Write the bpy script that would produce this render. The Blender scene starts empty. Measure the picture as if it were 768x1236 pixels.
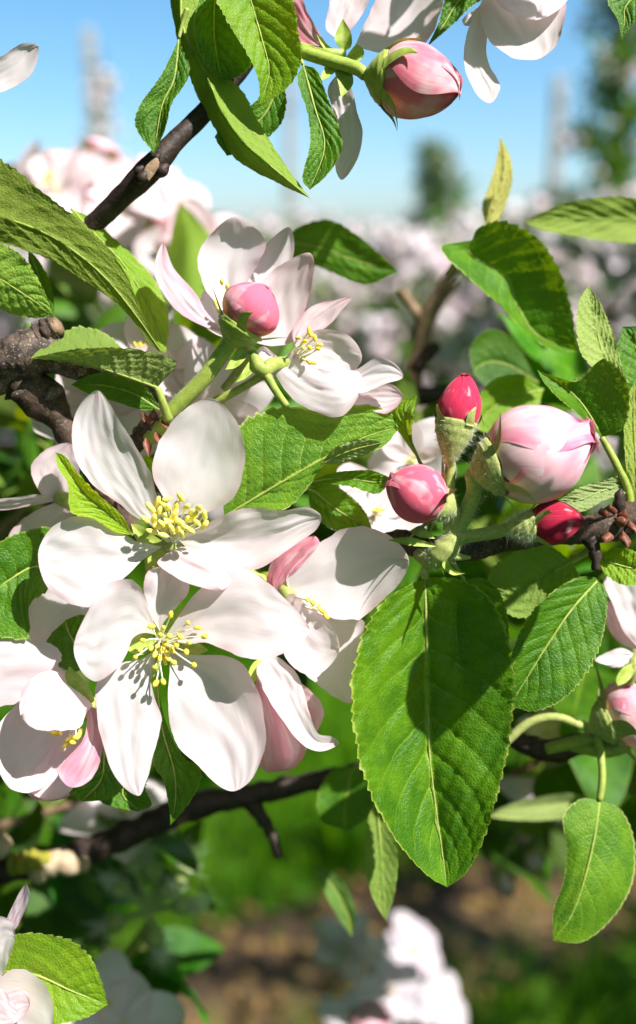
import bpy, math, random
import numpy as np
from mathutils import Vector

S = bpy.context.scene
COL = S.collection
# ------------------------------------------------------------------ camera, sky, sun, exposure
U1 = 0.142857e-3          # metres per photo pixel at the focus distance (18 cm)
FPX = 1260.0              # focal length in photo pixels
CAM_H = 1.35
PITCH = math.radians(14.6)
CAM = np.array([0.0, 0.0, CAM_H])
AX = np.array([1.0, 0, 0])
AF = np.array([0, math.cos(PITCH), -math.sin(PITCH)])
AU = np.array([0, math.sin(PITCH), math.cos(PITCH)])
cd = bpy.data.cameras.new('camera')
cam = bpy.data.objects.new('camera', cd)
COL.objects.link(cam)
cam.location = CAM
cam.rotation_euler = (math.pi / 2 - PITCH, 0, 0)
cd.sensor_fit = 'HORIZONTAL'
cd.sensor_width = 36
cd.lens = 36 * FPX / 768
cd.clip_start = 0.01
cd.clip_end = 60000
cd.dof.use_dof = True
cd.dof.focus_distance = FPX * U1 - 0.001
cd.dof.aperture_fstop = cd.lens / 4.0     # 4 mm wide aperture
cd.dof.aperture_blades = 0
S.camera = cam

SUN_CAM = np.array([0.50, 0.65, 0.57])    # towards the sun: right, up, back to the camera
sw = SUN_CAM[0] * AX + SUN_CAM[1] * AU - SUN_CAM[2] * AF
sw /= np.linalg.norm(sw)
elev = math.asin(sw[2])
azim = math.atan2(sw[0], sw[1])           # clockwise from +Y
W = bpy.data.worlds.new('World'); S.world = W; W.use_nodes = True
wn = W.node_tree.nodes; wl = W.node_tree.links
bg = wn['Background']; bg.inputs['Strength'].default_value = 0.10
sky = wn.new('ShaderNodeTexSky'); sky.sky_type = 'NISHITA'; sky.sun_disc = False
sky.sun_elevation = elev; sky.sun_rotation = azim
sky.altitude = 0; sky.air_density = 0.8; sky.dust_density = 1.0; sky.ozone_density = 4.0
hs = wn.new('ShaderNodeHueSaturation'); hs.inputs['Saturation'].default_value = 1.16
hs.inputs['Hue'].default_value = 0.486; hs.inputs['Value'].default_value = 1.0
wl.new(sky.outputs[0], hs.inputs['Color']); wl.new(hs.outputs[0], bg.inputs['Color'])
sd = bpy.data.lights.new('sun', 'SUN'); sd.energy = 5.0; sd.angle = math.radians(0.55)
sd.color = (1.0, 0.965, 0.93)
so = bpy.data.objects.new('sun', sd); COL.objects.link(so)
so.rotation_euler = Vector(sw).to_track_quat('Z', 'Y').to_euler()
S.view_settings.view_transform = 'Standard'; S.view_settings.look = 'None'
S.view_settings.gamma = 1.0; S.view_settings.exposure = 0.94
S.cycles.max_bounces = 10; S.cycles.transmission_bounces = 6; S.cycles.diffuse_bounces = 5
S.cycles.use_denoising = True

# ------------------------------------------------------------------ coordinates
def cart(p):
    """photo pixel x, y and z (pixels' worth of length towards the camera from the focus plane) -> camera frame"""
    p = np.asarray(p, float); D = FPX - p[..., 2]
    return np.stack([(p[..., 0] - 384) * D / FPX, (618 - p[..., 1]) * D / FPX, p[..., 2]], -1)

def world(c):
    c = np.asarray(c, float)
    return CAM + U1 * (c[..., :1] * AX + c[..., 1:2] * AU + (FPX - c[..., 2:3]) * AF)

def uncart(c):
    D = FPX - c[2]
    return (384 + c[0] * FPX / D, 618 - c[1] * FPX / D, c[2])

def sunward(p, t):
    c = cart(p) + SUN_CAM / np.linalg.norm(SUN_CAM) * t
    return uncart(c)

def ground(x, y, z=0.0):
    d = (x - 384) / FPX * AX + (618 - y) / FPX * AU + AF
    t = (z - CAM_H) / d[2]
    return CAM + t * d

def cr(pts, n, t0=0.0, t1=None, tang=None):
    """Catmull-Rom through pts, n samples evenly by chord length between the chord positions t0, t1"""
    p = np.asarray(pts, float)
    s = np.concatenate([[0], np.cumsum(np.maximum(np.linalg.norm(np.diff(p[:, :3], axis=0), axis=1), 1e-9))])
    m = np.empty_like(p)
    m[1:-1] = (p[2:] - p[:-2]) / (s[2:] - s[:-2])[:, None]
    m[0] = (p[1] - p[0]) / (s[1] - s[0]); m[-1] = (p[-1] - p[-2]) / (s[-1] - s[-2])
    if t1 is None: t1 = s[-1]
    q = np.linspace(t0, t1, n)
    i = np.clip(np.searchsorted(s, q, 'right') - 1, 0, len(p) - 2)
    h = (s[i + 1] - s[i])[:, None]; u = ((q - s[i]) / (s[i + 1] - s[i]))[:, None]
    return ((2*u**3 - 3*u**2 + 1) * p[i] + (u**3 - 2*u**2 + u) * h * m[i]
            + (-2*u**3 + 3*u**2) * p[i + 1] + (u**3 - u**2) * h * m[i + 1])

def zcurve(z, t):
    z = list(z)
    if len(z) == 1: return np.full_like(t, z[0])
    if len(z) == 2: return z[0] + (z[1] - z[0]) * t
    if len(z) == 3:
        a, b, c = z
        return a*(t-.5)*(t-1)/.5 + b*t*(t-1)/(-.25) + c*t*(t-.5)/.5
    return np.interp(t, np.linspace(0, 1, len(z)), z)

# ------------------------------------------------------------------ objects
def props(o, label=None, cat=None, group=None, kind=None):
    if label: o['label'] = label
    if cat: o['category'] = cat
    if group: o['group'] = group
    if kind: o['kind'] = kind
    return o

class Thing:
    def __init__(self, name, label, cat, base, group=None, is_world=False):
        self.loc = np.asarray(base, float) if is_world else world(cart(base))
        self.o = bpy.data.objects.new(name, None); COL.objects.link(self.o)
        self.o.location = self.loc; self.o.empty_display_size = 0.005
        props(self.o, label, cat, group)

def mesh_obj(name, V, F, mat, parent=None, uv=None, smooth=True, color=None, sub=None, kind=None):
    """V world coordinates; F list/array of faces; parent a Thing; sub a child object to nest under"""
    loc = parent.loc if parent is not None else np.zeros(3)
    V = np.asarray(V, float).reshape(-1, 3) - loc
    me = bpy.data.meshes.new(name)
    if isinstance(F, np.ndarray):
        n, k = F.shape
        me.vertices.add(len(V)); me.vertices.foreach_set('co', V.astype(np.float32).ravel())
        me.loops.add(n * k); me.loops.foreach_set('vertex_index', F.astype(np.int32).ravel())
        me.polygons.add(n); me.polygons.foreach_set('loop_start', np.arange(0, n * k, k, dtype=np.int32))
        me.update(calc_edges=True)
    else:
        me.from_pydata(V.tolist(), [], F)
    if uv is not None:
        ul = me.uv_layers.new(name='uv')
        li = np.empty(len(me.loops), np.int32); me.loops.foreach_get('vertex_index', li)
        ul.data.foreach_set('uv', np.asarray(uv, np.float32).reshape(-1, 2)[li].ravel())
    if smooth: me.polygons.foreach_set('use_smooth', [True] * len(me.polygons))
    me.materials.append(mat); me.validate()
    o = bpy.data.objects.new(name, me); COL.objects.link(o)
    if sub is not None: o.parent = sub
    elif parent is not None: o.parent = parent.o
    if color is not None: o.color = color
    if kind: o['kind'] = kind
    return o

def grid_faces(nu, nv, flip=False, wrap=False):
    i, j = np.meshgrid(np.arange(nu - 1), np.arange(nv if wrap else nv - 1), indexing='ij')
    i = i.ravel(); j = j.ravel(); k = (j + 1) % nv
    f = np.stack([i*nv + j, (i+1)*nv + j, (i+1)*nv + k, i*nv + k], 1)
    return f[:, ::-1] if flip else f

def normals(W3):
    du = np.gradient(W3, axis=0); dv = np.gradient(W3, axis=1)
    n = np.cross(du, dv); l = np.linalg.norm(n, axis=-1, keepdims=True)
    return n / np.maximum(l, 1e-12)

def wob(x, y, seed):
    r = np.random.RandomState(seed); o = 0
    for k in range(4):
        a, b, c = r.uniform(-1, 1, 3)
        o = o + np.sin(x * a * 3 * (k+1) + y * b * 3 * (k+1) + c * 6.28) / (k + 1)
    return o / 1.5

SEED = [1]
def nseed():
    SEED[0] += 1; return SEED[0]

def sheet(name, parent, mat, base, left, tip, right, z=(0, 0, 0), lift=(0, 0), mid=None, fold=False, round_tip=True,
          face='top', nu=34, nv=17, teeth=0, tooth=0.05, ruffle=3.0, groove=0.4, quilt=0.0, color=None, sub=None, nveins=9):
    """a petal or blade from its traced outline: base, left edge, tip, right edge; z along the middle, lift of both edges"""
    sd_ = nseed(); rs = np.random.RandomState(sd_)
    f2 = lambda l: [tuple(q[:2]) + (0,) for q in l]
    b3, t3 = f2([base])[0], f2([tip])[0]
    lp, rp = f2(left), f2(right)
    if round_tip:
        loop = np.array([b3] + lp + [t3] + rp[::-1] + [b3], float)
        s = np.concatenate([[0], np.cumsum(np.linalg.norm(np.diff(loop, axis=0), axis=1))])
        k = len(lp) + 1
        L = cr(loop, nu, 0, s[k]); R = cr(loop, nu, s[k], s[-1])[::-1]
    else:
        L = cr([b3] + lp + [t3], nu); R = cr([b3] + rp + [t3], nu)
    t = np.linspace(0, 1, nu)
    if mid is None: M = (L + R) / 2
    else: M = cr([b3] + f2(mid) + [t3], nu)
    L, R, M = L[:, :2], R[:, :2], M[:, :2]
    v = np.linspace(-1, 1, nv); a = np.abs(v)
    if fold: v = np.sign(v) * a; a = np.abs(v)
    neg = (v < 0)
    side = np.where(neg[None, :, None], L[:, None], R[:, None])
    k = np.ones((nu, nv))
    if teeth:
        ph = np.where(neg, 0.0, 0.4)[None, :]
        amp_ = 1 + .5 * wob(t[:, None] * 11, ph * 7, sd_ + 5)
        saw = (t[:, None] * teeth + ph + 0.25 * wob(t[:, None] * 9, ph * 9, sd_)) % 1.0
        k = 1 + tooth * amp_ * (saw - 0.6) * np.clip((a - 0.7) / 0.3, 0, 1)[None] ** 1.5
    else:
        e_ = wob(t[:, None] * 7, np.where(neg, 0., 5.)[None], sd_ + 2) + .6 * wob(t[:, None] * 17, np.where(neg, 3., 9.)[None], sd_ + 4)
        e_ = e_ + .9 * np.clip(wob(t[:, None] * 31, np.where(neg, 2., 7.)[None], sd_ + 6) - .5, 0, 1)
        k = 1 + .026 * e_ * (a[None] ** 3)
    if fold or mid is None:
        XY = M[:, None] + (side - M[:, None]) * (a[None] * k)[..., None]
    else:
        vv = v[None, :, None] * k[..., None]
        XY = M[:, None] + vv * (R - L)[:, None] / 2 + vv**2 * ((L + R) / 2 - M)[:, None]
    wd_ = np.linalg.norm(R - L, axis=1); prof = wd_ / wd_.max()
    lf = np.where(neg, lift[0], lift[1])[None]
    if round_tip:
        past = (np.arange(nu) > np.argmax(prof))[:, None]; pc = prof[:, None]
        lt = lf * pc + (lift[0] + lift[1]) / 2 * (1 - pc)
        Z = zcurve(z, t)[:, None] + np.where(past, lt * (1 - (1 - a[None] ** 1.9) * pc), lf * pc * a[None] ** 1.9)
    else:
        Z = zcurve(z, t)[:, None] + lf * prof[:, None] * (a[None] ** (1.12 if fold else 1.9))
    ph = rs.uniform(0, 6.28, 4)
    Z = Z + ruffle * (a[None]**2) * prof[:, None] * np.where(neg[None], np.sin(t[:, None] * 9 + ph[0]) + .6*np.sin(t[:, None]*19 + ph[2]),
                                                          np.sin(t[:, None] * 8 + ph[1]) + .6*np.sin(t[:, None]*17 + ph[3]))
    Z = Z + ruffle * (0.7 * wob(t[:, None] * 3.0, v[None] * 1.6, sd_ + 7) + .10 * wob(t[:, None] * 8, v[None] * 6, sd_ + 9)) * prof[:, None]
    if groove:
        Z = Z + groove * (np.sin(v[None] * 8 + ph[2] + 2 * wob(t[:, None]*2.5, v[None] * 2, sd_)) + wob(t[:, None] * 5, v[None] * 9, sd_ + 11)) * prof[:, None] * (1 - a[None] * .5)
    if round_tip and groove:
        Z = Z - 3.2 * groove * np.exp(-((v[None] + .05 * np.sin(t[:, None] * 5 + ph[1])) / .11) ** 2) * (prof * np.clip(1.25 - t, 0, 1))[:, None]
        Z = Z + .22 * wob(t[:, None] * 15, v[None] * 9, sd_ + 21) * prof[:, None] + .5 * np.abs(wob(t[:, None] * 6, v[None] * 5, sd_ + 23)) * prof[:, None]
    W3 = world(cart(np.concatenate([XY, Z[..., None]], -1)))
    N = normals(W3)
    flip = (N.mean((0, 1)) @ (-AF)) < 0
    if face == 'under': flip = not flip
    if flip: N = -N
    if quilt:
        sv = (t[:, None] * nveins - a[None] * 2.3) % 1.0
        d = np.minimum(sv, 1 - sv)
        h = -np.exp(-(d / 0.13) ** 2) * (1 - 0.5 * a[None]) + 0.35 * wob(t[:, None] * 26, v[None] * 13, sd_ + 3)
        h = h - 1.2 * np.exp(-(a[None] / 0.07) ** 2)
        W3 = W3 + N * (h * quilt * U1 * np.clip(prof * 1.5, 0, 1)[:, None])[..., None]
    uv = np.stack(np.broadcast_arrays(t[:, None], (v[None] + 1) / 2), -1)
    return mesh_obj(name, W3, grid_faces(nu, nv, flip), mat, parent, uv, color=color, sub=sub)

def tube_cart(name, parent, mat, C, rad, n=10, bump=0.0, freq=1.0, sub=None, color=None, uvrep=1.0, kind=None):
    """tube along camera-frame points C with radii rad (pixels' worth)"""
    C = np.asarray(C, float); rad = np.asarray(rad, float); m = len(C)
    T = np.gradient(C, axis=0); T /= np.linalg.norm(T, axis=1, keepdims=True)
    ref = np.eye(3)[np.argmin(np.abs(T.mean(0)))]
    e = np.cross(T[0], ref); e /= np.linalg.norm(e); E1 = []
    for i in range(m):
        e = e - T[i] * (e @ T[i]); e /= np.linalg.norm(e); E1.append(e)
    E1 = np.array(E1); E2 = np.cross(T, E1)
    an = np.linspace(0, 2*np.pi, n, endpoint=False)
    r = np.repeat(rad[:, None], n, 1)
    if bump:
        sd_ = nseed(); s = np.arange(m)[:, None] * freq
        r = r * (1 + bump * (wob(s, np.cos(an)[None] * 1.5, sd_) + wob(s * .7, np.sin(an)[None] * 1.5, sd_ + 1)))
    P = C[:, None] + r[..., None] * (np.cos(an)[None, :, None] * E1[:, None] + np.sin(an)[None, :, None] * E2[:, None])
    V = world(P).reshape(-1, 3)
    F = [list(f) for f in grid_faces(m, n, False, True)]
    V = np.concatenate([V, world(C[[0]] - T[[0]] * rad[0] * .25), world(C[[-1]] + T[[-1]] * rad[-1] * .25)])
    for j in range(n):
        F.append([m*n, j, (j+1) % n]); F.append([m*n + 1, (m-1)*n + (j+1) % n, (m-1)*n + j])
    uv = np.stack(np.broadcast_arrays(np.linspace(0, 1, m)[:, None], np.linspace(0, 1, n)[None]), -1).reshape(-1, 2)
    uv = np.concatenate([uv, [[0, .5], [1, .5]]])
    return mesh_obj(name, V, F, mat, parent, uv, sub=sub, color=color, kind=kind)

def tube(name, parent, mat, pts, rad, nseg=None, **kw):
    """tube through photo points (x, y, z); rad a number or one per point"""
    if np.isscalar(rad): rad = [rad] * len(pts)
    q = np.array([tuple(p) + (r,) for p, r in zip(pts, rad)], float)
    q[:, :3] = cart(q[:, :3])
    s = cr(q, nseg or max(6, 5 * len(pts)))
    return tube_cart(name, parent, mat, s[:, :3], np.maximum(s[:, 3], .15), **kw)

def blob(name, parent, mat, c, axis, ln, r, sub=None, color=None, n=8, m=7, profile=None):
    """small ellipsoid (anther, gland) in the camera frame"""
    axis = np.asarray(axis, float); axis /= np.linalg.norm(axis)
    s = np.linspace(0, 1, m); C = np.asarray(c)[None] + axis[None] * ((s - .5) * ln)[:, None]
    rr = r * (np.sin(np.pi * np.clip(s, .06, .94)) ** 0.6 if profile is None else profile(s))
    return tube_cart(name, parent, mat, C, rr, n=n, sub=sub, color=color)

# ------------------------------------------------------------------ materials
class NT:
    def __init__(self, name):
        self.m = bpy.data.materials.new(name); self.m.use_nodes = True
        self.t = self.m.node_tree; self.t.nodes.clear()
        self.out = self.t.nodes.new('ShaderNodeOutputMaterial')
    def n(self, typ, ins=None, **at):
        nd = self.t.nodes.new('ShaderNode' + typ)
        for k, v in at.items(): setattr(nd, k, v)
        for k, v in (ins or {}).items(): self.set(nd.inputs[k], v)
        return nd
    def set(self, sock, v):
        if hasattr(v, 'is_output'): self.t.links.new(v, sock)
        else: sock.default_value = v
    def math(self, op, a, b=0.0, c=0.0, clamp=False):
        nd = self.n('Math', operation=op, use_clamp=clamp)
        for i, v in enumerate((a, b, c)): self.set(nd.inputs[i], v)
        return nd.outputs[0]
    def ss(self, x, lo, hi):
        nd = self.n('MapRange', interpolation_type='SMOOTHSTEP')
        self.set(nd.inputs[0], x); nd.inputs[1].default_value = lo; nd.inputs[2].default_value = hi
        return nd.outputs[0]
    def mix(self, f, a, b, mode='MIX'):
        nd = self.n('Mix', data_type='RGBA', blend_type=mode)
        self.set(nd.inputs[0], f); self.set(nd.inputs[6], a); self.set(nd.inputs[7], b)
        return nd.outputs[2]
    def noise(self, scale, vec=None, detail=3.0, rough=0.6):
        nd = self.n('TexNoise'); nd.inputs['Scale'].default_value = scale
        nd.inputs['Detail'].default_value = detail; nd.inputs['Roughness'].default_value = rough
        if vec is not None: self.t.links.new(vec, nd.inputs['Vector'])
        return nd.outputs[0]
    def finish(self, sh):
        self.t.links.new(sh, self.out.inputs['Surface']); return self.m

def c4(c): return (c[0], c[1], c[2], 1.0)

def leaf_material(name, top, top2, under, trans, vein, rim, tfac=0.24, rough=0.42, downy=0.0, bump=0.5, spec=0.45):
    k = NT(name)
    uvn = k.n('UVMap'); sep = k.n('SeparateXYZ', {0: uvn.outputs[0]})
    u = sep.outputs[0]; a = k.math('ABSOLUTE', k.math('MULTIPLY_ADD', sep.outputs[1], 2.0, -1.0))
    obj = k.n('TexCoord').outputs['Object']; oi = k.n('ObjectInfo')
    dist = k.noise(260, obj, 2)
    s = k.math('ADD', k.math('SUBTRACT', k.math('MULTIPLY', u, 9.0), k.math('MULTIPLY', a, 2.3)), k.math('MULTIPLY_ADD', dist, .3, -.15))
    fr = k.math('ABSOLUTE', k.math('SUBTRACT', k.math('FRACT', k.math('ADD', s, .5)), .5))
    lat = k.math('MULTIPLY', k.math('SUBTRACT', 1.0, k.ss(fr, 0.0, 0.06)), k.math('SUBTRACT', 1.0, k.math('MULTIPLY', a, .85)))
    mid = k.math('SUBTRACT', 1.0, k.ss(a, 0.008, 0.05))
    veins = k.math('MAXIMUM', mid, k.math('MULTIPLY', lat, .75))
    vor = k.n('TexVoronoi', {'Scale': 1500.0, 'Vector': obj}, feature='DISTANCE_TO_EDGE').outputs[0]
    net = k.math('SUBTRACT', 1.0, k.ss(vor, 0.0, 0.22))
    veins2 = k.math('MAXIMUM', veins, k.math('MULTIPLY', net, .14))
    big = k.ss(k.noise(140, obj, 3), .35, .65)
    ct = k.mix(big, c4(top), c4(top2))
    fine = k.noise(5200, obj, 2)
    ct = k.mix(k.math('MULTIPLY', k.ss(fine, .6, .72), .16 + .5 * downy), ct, c4(vein))
    ct = k.mix(k.math('MULTIPLY', veins2, .8), ct, c4(vein))
    rimf = k.ss(a, .955, .99)
    ct = k.mix(k.math('MULTIPLY', rimf, .5), ct, c4(rim))
    cu = k.mix(k.math('MULTIPLY', veins2, .5), c4(under), c4(vein))
    cu = k.mix(k.math('MULTIPLY', k.ss(fine, .5, .7), .3 + .5 * downy), cu, (.42, .47, .28, 1))
    back = k.n('NewGeometry').outputs['Backfacing']
    col = k.mix(back, ct, cu)
    col = k.mix(1.0, col, oi.outputs['Color'], 'MULTIPLY')
    rgh = k.math('ADD', k.math('MULTIPLY', back, .25), rough)
    hgt = k.math('ADD', k.math('MULTIPLY', net, -.5), k.math('ADD', k.math('MULTIPLY', veins, -.5), k.math('MULTIPLY', fine, .5)))
    bp = k.n('Bump', {'Strength': bump, 'Distance': 0.00022, 'Height': hgt})
    pr = k.n('BsdfPrincipled', {'Base Color': col, 'Roughness': rgh, 'Specular IOR Level': spec, 'Normal': bp.outputs[0],
                                'Sheen Weight': .02 + .4 * downy, 'Sheen Roughness': .4})
    tc = k.mix(1.0, k.mix(k.math('MULTIPLY', veins, .6), c4(trans), c4([q * .55 for q in trans])), oi.outputs['Color'], 'MULTIPLY')
    tr = k.n('BsdfTranslucent', {'Color': tc, 'Normal': bp.outputs[0]})
    mx = k.n('MixShader', {0: tfac, 1: pr.outputs[0], 2: tr.outputs[0]})
    return k.finish(mx.outputs[0])

def petal_material(name, white=(.92, .86, .875), tfac=.48, inner=.32, rough=.55, spec=.22, vein=.06):
    k = NT(name)
    uvn = k.n('UVMap'); sep = k.n('SeparateXYZ', {0: uvn.outputs[0]})
    u = sep.outputs[0]; v = sep.outputs[1]
    oi = k.n('ObjectInfo')
    rnd = k.math('MULTIPLY', oi.outputs['Random'], 37.0)
    vec = k.n('CombineXYZ', {0: k.math('MULTIPLY', u, 1.6), 1: k.math('MULTIPLY', v, 13.0), 2: rnd}).outputs[0]
    vec2 = k.n('CombineXYZ', {0: k.math('MULTIPLY', u, 3.0), 1: k.math('MULTIPLY', v, 46.0), 2: rnd}).outputs[0]
    vec3 = k.n('CombineXYZ', {0: k.math('MULTIPLY', u, 2.2), 1: k.math('MULTIPLY', v, 2.6), 2: rnd}).outputs[0]
    st = k.ss(k.noise(1.0, vec, 3), .3, .7); st2 = k.noise(1.0, vec2, 2); st3 = k.ss(k.noise(1.0, vec3, 2), .3, .7)
    back = k.n('NewGeometry').outputs['Backfacing']
    sidef = k.math('ADD', inner, k.math('MULTIPLY', back, 1 - inner))
    pat = k.math('ADD', k.math('MULTIPLY', st, .22), k.math('ADD', k.math('MULTIPLY', st3, .6), .32))
    pat = k.math('ADD', pat, k.math('MULTIPLY', k.math('SUBTRACT', st2, .5), .25))
    amt = k.math('MULTIPLY', k.math('MULTIPLY', oi.outputs['Alpha'], sidef), pat, clamp=True)
    av = k.math('ABSOLUTE', k.math('MULTIPLY_ADD', v, 2.0, -1.0))
    rim = k.math('MAXIMUM', k.math('MULTIPLY', k.ss(av, .72, 1.0), .22), k.math('MULTIPLY', k.ss(u, .8, 1.0), .2))
    amt = k.math('ADD', amt, k.math('MULTIPLY', rim, k.math('ADD', st3, .2)), clamp=True)
    baseg = k.math('MULTIPLY', k.math('SUBTRACT', 1.0, k.ss(u, 0.0, .18)), .5)
    wcol = k.mix(baseg, c4(white), (.84, .86, .66, 1))
    vl = k.math('MULTIPLY', k.ss(st2, .5, .72), vein)
    col = k.mix(vl, k.mix(amt, wcol, oi.outputs['Color']), k.mix(.5, oi.outputs['Color'], (.62, .45, .5, 1)))
    obj = k.n('TexCoord').outputs['Object']
    fine = k.noise(3000, obj, 2)
    h = k.math('ADD', k.math('MULTIPLY', st2, 1.0), k.math('MULTIPLY', fine, .25))
    bp = k.n('Bump', {'Strength': .15, 'Distance': .0002, 'Height': h})
    pr = k.n('BsdfPrincipled', {'Base Color': col, 'Roughness': rough, 'Specular IOR Level': spec, 'Normal': bp.outputs[0],
                                'Sheen Weight': .1})
    tr = k.n('BsdfTranslucent', {'Color': k.mix(.25, col, (.97, .80, .84, 1)), 'Normal': bp.outputs[0]})
    mx = k.n('MixShader', {0: tfac, 1: pr.outputs[0], 2: tr.outputs[0]})
    return k.finish(mx.outputs[0])

def stem_material(name, a, b, rough=.5, downy=.3, scale=900):
    k = NT(name); obj = k.n('TexCoord').outputs['Object']; oi = k.n('ObjectInfo')
    n1 = k.ss(k.noise(scale, obj, 3), .3, .7); fine = k.noise(6000, obj, 2)
    col = k.mix(n1, c4(a), c4(b))
    col = k.mix(k.math('MULTIPLY', k.ss(fine, .5, .7), downy), col, (.55, .60, .30, 1))
    col = k.mix(1.0, col, oi.outputs['Color'], 'MULTIPLY')
    bp = k.n('Bump', {'Strength': .4, 'Distance': .0002, 'Height': fine})
    pr = k.n('BsdfPrincipled', {'Base Color': col, 'Roughness': rough, 'Normal': bp.outputs[0], 'Sheen Weight': downy * .35,
                                'Subsurface Weight': .15, 'Subsurface Radius': (.001, .001, .0004), 'Subsurface Scale': 1.0})
    return k.finish(pr.outputs[0])

def bark_material(name, a, b, c, scale=420, bump=.8, rough=.7):
    k = NT(name); obj = k.n('TexCoord').outputs['Object']
    n1 = k.noise(scale, obj, 6, .65); n2 = k.noise(scale * 5, obj, 4)
    vor = k.n('TexVoronoi', {'Scale': scale * 1.2, 'Vector': obj}).outputs[0]
    col = k.mix(k.ss(n1, .38, .62), c4(a), c4(b))
    col = k.mix(k.math('MULTIPLY', k.ss(n2, .56, .68), .7), col, c4(c))
    h = k.math('ADD', n1, k.math('ADD', k.math('MULTIPLY', n2, .5), k.math('MULTIPLY', vor, .5)))
    bp = k.n('Bump', {'Strength': bump, 'Distance': .12 / scale, 'Height': h})
    pr = k.n('BsdfPrincipled', {'Base Color': col, 'Roughness': rough, 'Normal': bp.outputs[0], 'Specular IOR Level': .35})
    return k.finish(pr.outputs[0])

def plain(name, a, b=None, scale=50, rough=.7, tfac=0.0, trans=None, objcol=False):
    k = NT(name); obj = k.n('TexCoord').outputs['Object']
    col = k.mix(k.ss(k.noise(scale, obj, 4), .35, .65), c4(a), c4(b or a))
    if objcol: col = k.mix(1.0, col, k.n('ObjectInfo').outputs['Color'], 'MULTIPLY')
    pr = k.n('BsdfPrincipled', {'Base Color': col, 'Roughness': rough, 'Specular IOR Level': .15})
    if not tfac: return k.finish(pr.outputs[0])
    tr = k.n('BsdfTranslucent', {'Color': c4(trans)})
    return k.finish(k.n('MixShader', {0: tfac, 1: pr.outputs[0], 2: tr.outputs[0]}).outputs[0])

M_LEAF = leaf_material('leaf_green', (.026, .112, .003), (.068, .185, .004), (.17, .26, .035), (.44, .70, .004), (.22, .37, .03), (.44, .50, .12), spec=.3, rough=.46)
M_YOUNG = leaf_material('leaf_young', (.17, .34, .010), (.23, .39, .014), (.33, .42, .07), (.60, .76, .02), (.33, .46, .07), (.52, .56, .16), tfac=.42, downy=.12, spec=.3)
M_DOWNY = leaf_material('leaf_downy', (.15, .25, .05), (.19, .29, .06), (.27, .34, .12), (.36, .50, .05), (.36, .43, .18), (.5, .54, .26), tfac=.28, downy=.35, rough=.6, spec=.2)
M_YELLOW = leaf_material('leaf_yellowing', (.40, .42, .05), (.46, .44, .07), (.56, .52, .12), (.70, .64, .08), (.5, .5, .2), (.5, .4, .2), tfac=.4, downy=.1)
M_BACK = plain('leaf_far', (.04, .12, .010), (.09, .20, .016), 60, .5, .35, (.30, .52, .02), objcol=True)
M_PETAL = petal_material('petal')
M_BUD = petal_material('bud_petal', white=(.88, .78, .79), tfac=.14, inner=.9, rough=.85, spec=.06, vein=.14)
M_STEM = stem_material('stem_green', (.22, .30, .03), (.34, .40, .06))
M_WOOL = stem_material('stem_woolly', (.25, .31, .05), (.40, .42, .12), .65, .5, 1300)
M_SEPAL = stem_material('sepal_green', (.24, .34, .03), (.38, .46, .06), .55, .3, 700)
M_FIL = stem_material('filament', (.80, .82, .55), (.86, .86, .68), .5, .0)
M_ANTH = stem_material('anther', (.92, .70, .04), (.96, .80, .12), .6, .0, 2500)
M_ANTH2 = stem_material('anther_pale', (.94, .80, .10), (.97, .88, .24), .6, .0, 2500)
M_BARK = bark_material('bark_brown', (.035, .022, .016), (.09, .055, .036), (.22, .17, .12))
M_BARKG = bark_material('bark_grey', (.030, .021, .017), (.13, .092, .07), (.36, .29, .23), 420, 1.0)
M_BARKD = bark_material('bark_dark', (.020, .013, .011), (.045, .028, .022), (.10, .07, .05), 350, .6, .55)
M_BARKT = bark_material('bark_tan', (.17, .10, .06), (.30, .20, .12), (.42, .32, .2), 350, .5)
M_SCALE = bark_material('bud_scale', (.10, .03, .02), (.24, .08, .04), (.35, .15, .08), 900, .5, .5)
M_CUT = plain('cut_wood', (.50, .40, .27), (.34, .25, .16), 300, .8)
M_MOSS = plain('moss', (.30, .26, .03), (.20, .22, .04), 700, .9)
M_HAIR = plain('plant_hair', (.80, .82, .70), None, 50, .6, .4, (.8, .85, .6))
PINK = (.80, .27, .36, 1.0)
def pk(a, c=PINK): return (c[0], c[1], c[2], a)
# ------------------------------------------------------------------ builders of plant things
RNG = random.Random(7)

def leaf(label, base, left, tip, right, z=(0, 0, 0), lift=(20, 20), mid=None, fold=True, face='top', mat=None, petiole=None,
         prad=2.6, pmat=None, teeth=22, tooth=.055, quilt=1.6, nu=110, nv=33, tint=(1, 1, 1, 1), ruffle=2.5, rib=True, group=None, nveins=9):
    mat = mat or M_LEAF
    th = Thing('leaf', label, 'leaf', tuple(base[:2]) + (z[0],), group)
    sheet('blade', th, mat, base, left, tip, right, z, lift, mid, fold, False, face, nu, nv, teeth, tooth, ruffle, 0, quilt, tint, nveins=nveins)
    if rib:
        t = np.linspace(0, 1, 16)
        if mid is None:
            L = cr([tuple(q[:2]) + (0,) for q in [base] + list(left) + [tip]], 16); R = cr([tuple(q[:2]) + (0,) for q in [base] + list(right) + [tip]], 16)
            m2 = (L + R)[:, :2] / 2
        else:
            m2 = cr([tuple(q[:2]) + (0,) for q in [base] + list(mid) + [tip]], 16)[:, :2]
        sgn = -1.2 if face == 'top' else .9          # the rib stands out on the underside
        pts = np.concatenate([m2, (zcurve(z, t) + sgn)[:, None]], 1)
        tube_cart('midrib', th, pmat or M_STEM, cart(pts), np.linspace(1.9, .45, 16), n=7)
    if petiole:
        tube('petiole', th, pmat or M_STEM, [tuple(base[:2]) + (z[0],)] + petiole, [prad * .85] + [prad] * (len(petiole) - 1) + [prad * 1.3], n=9)
    return th

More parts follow.
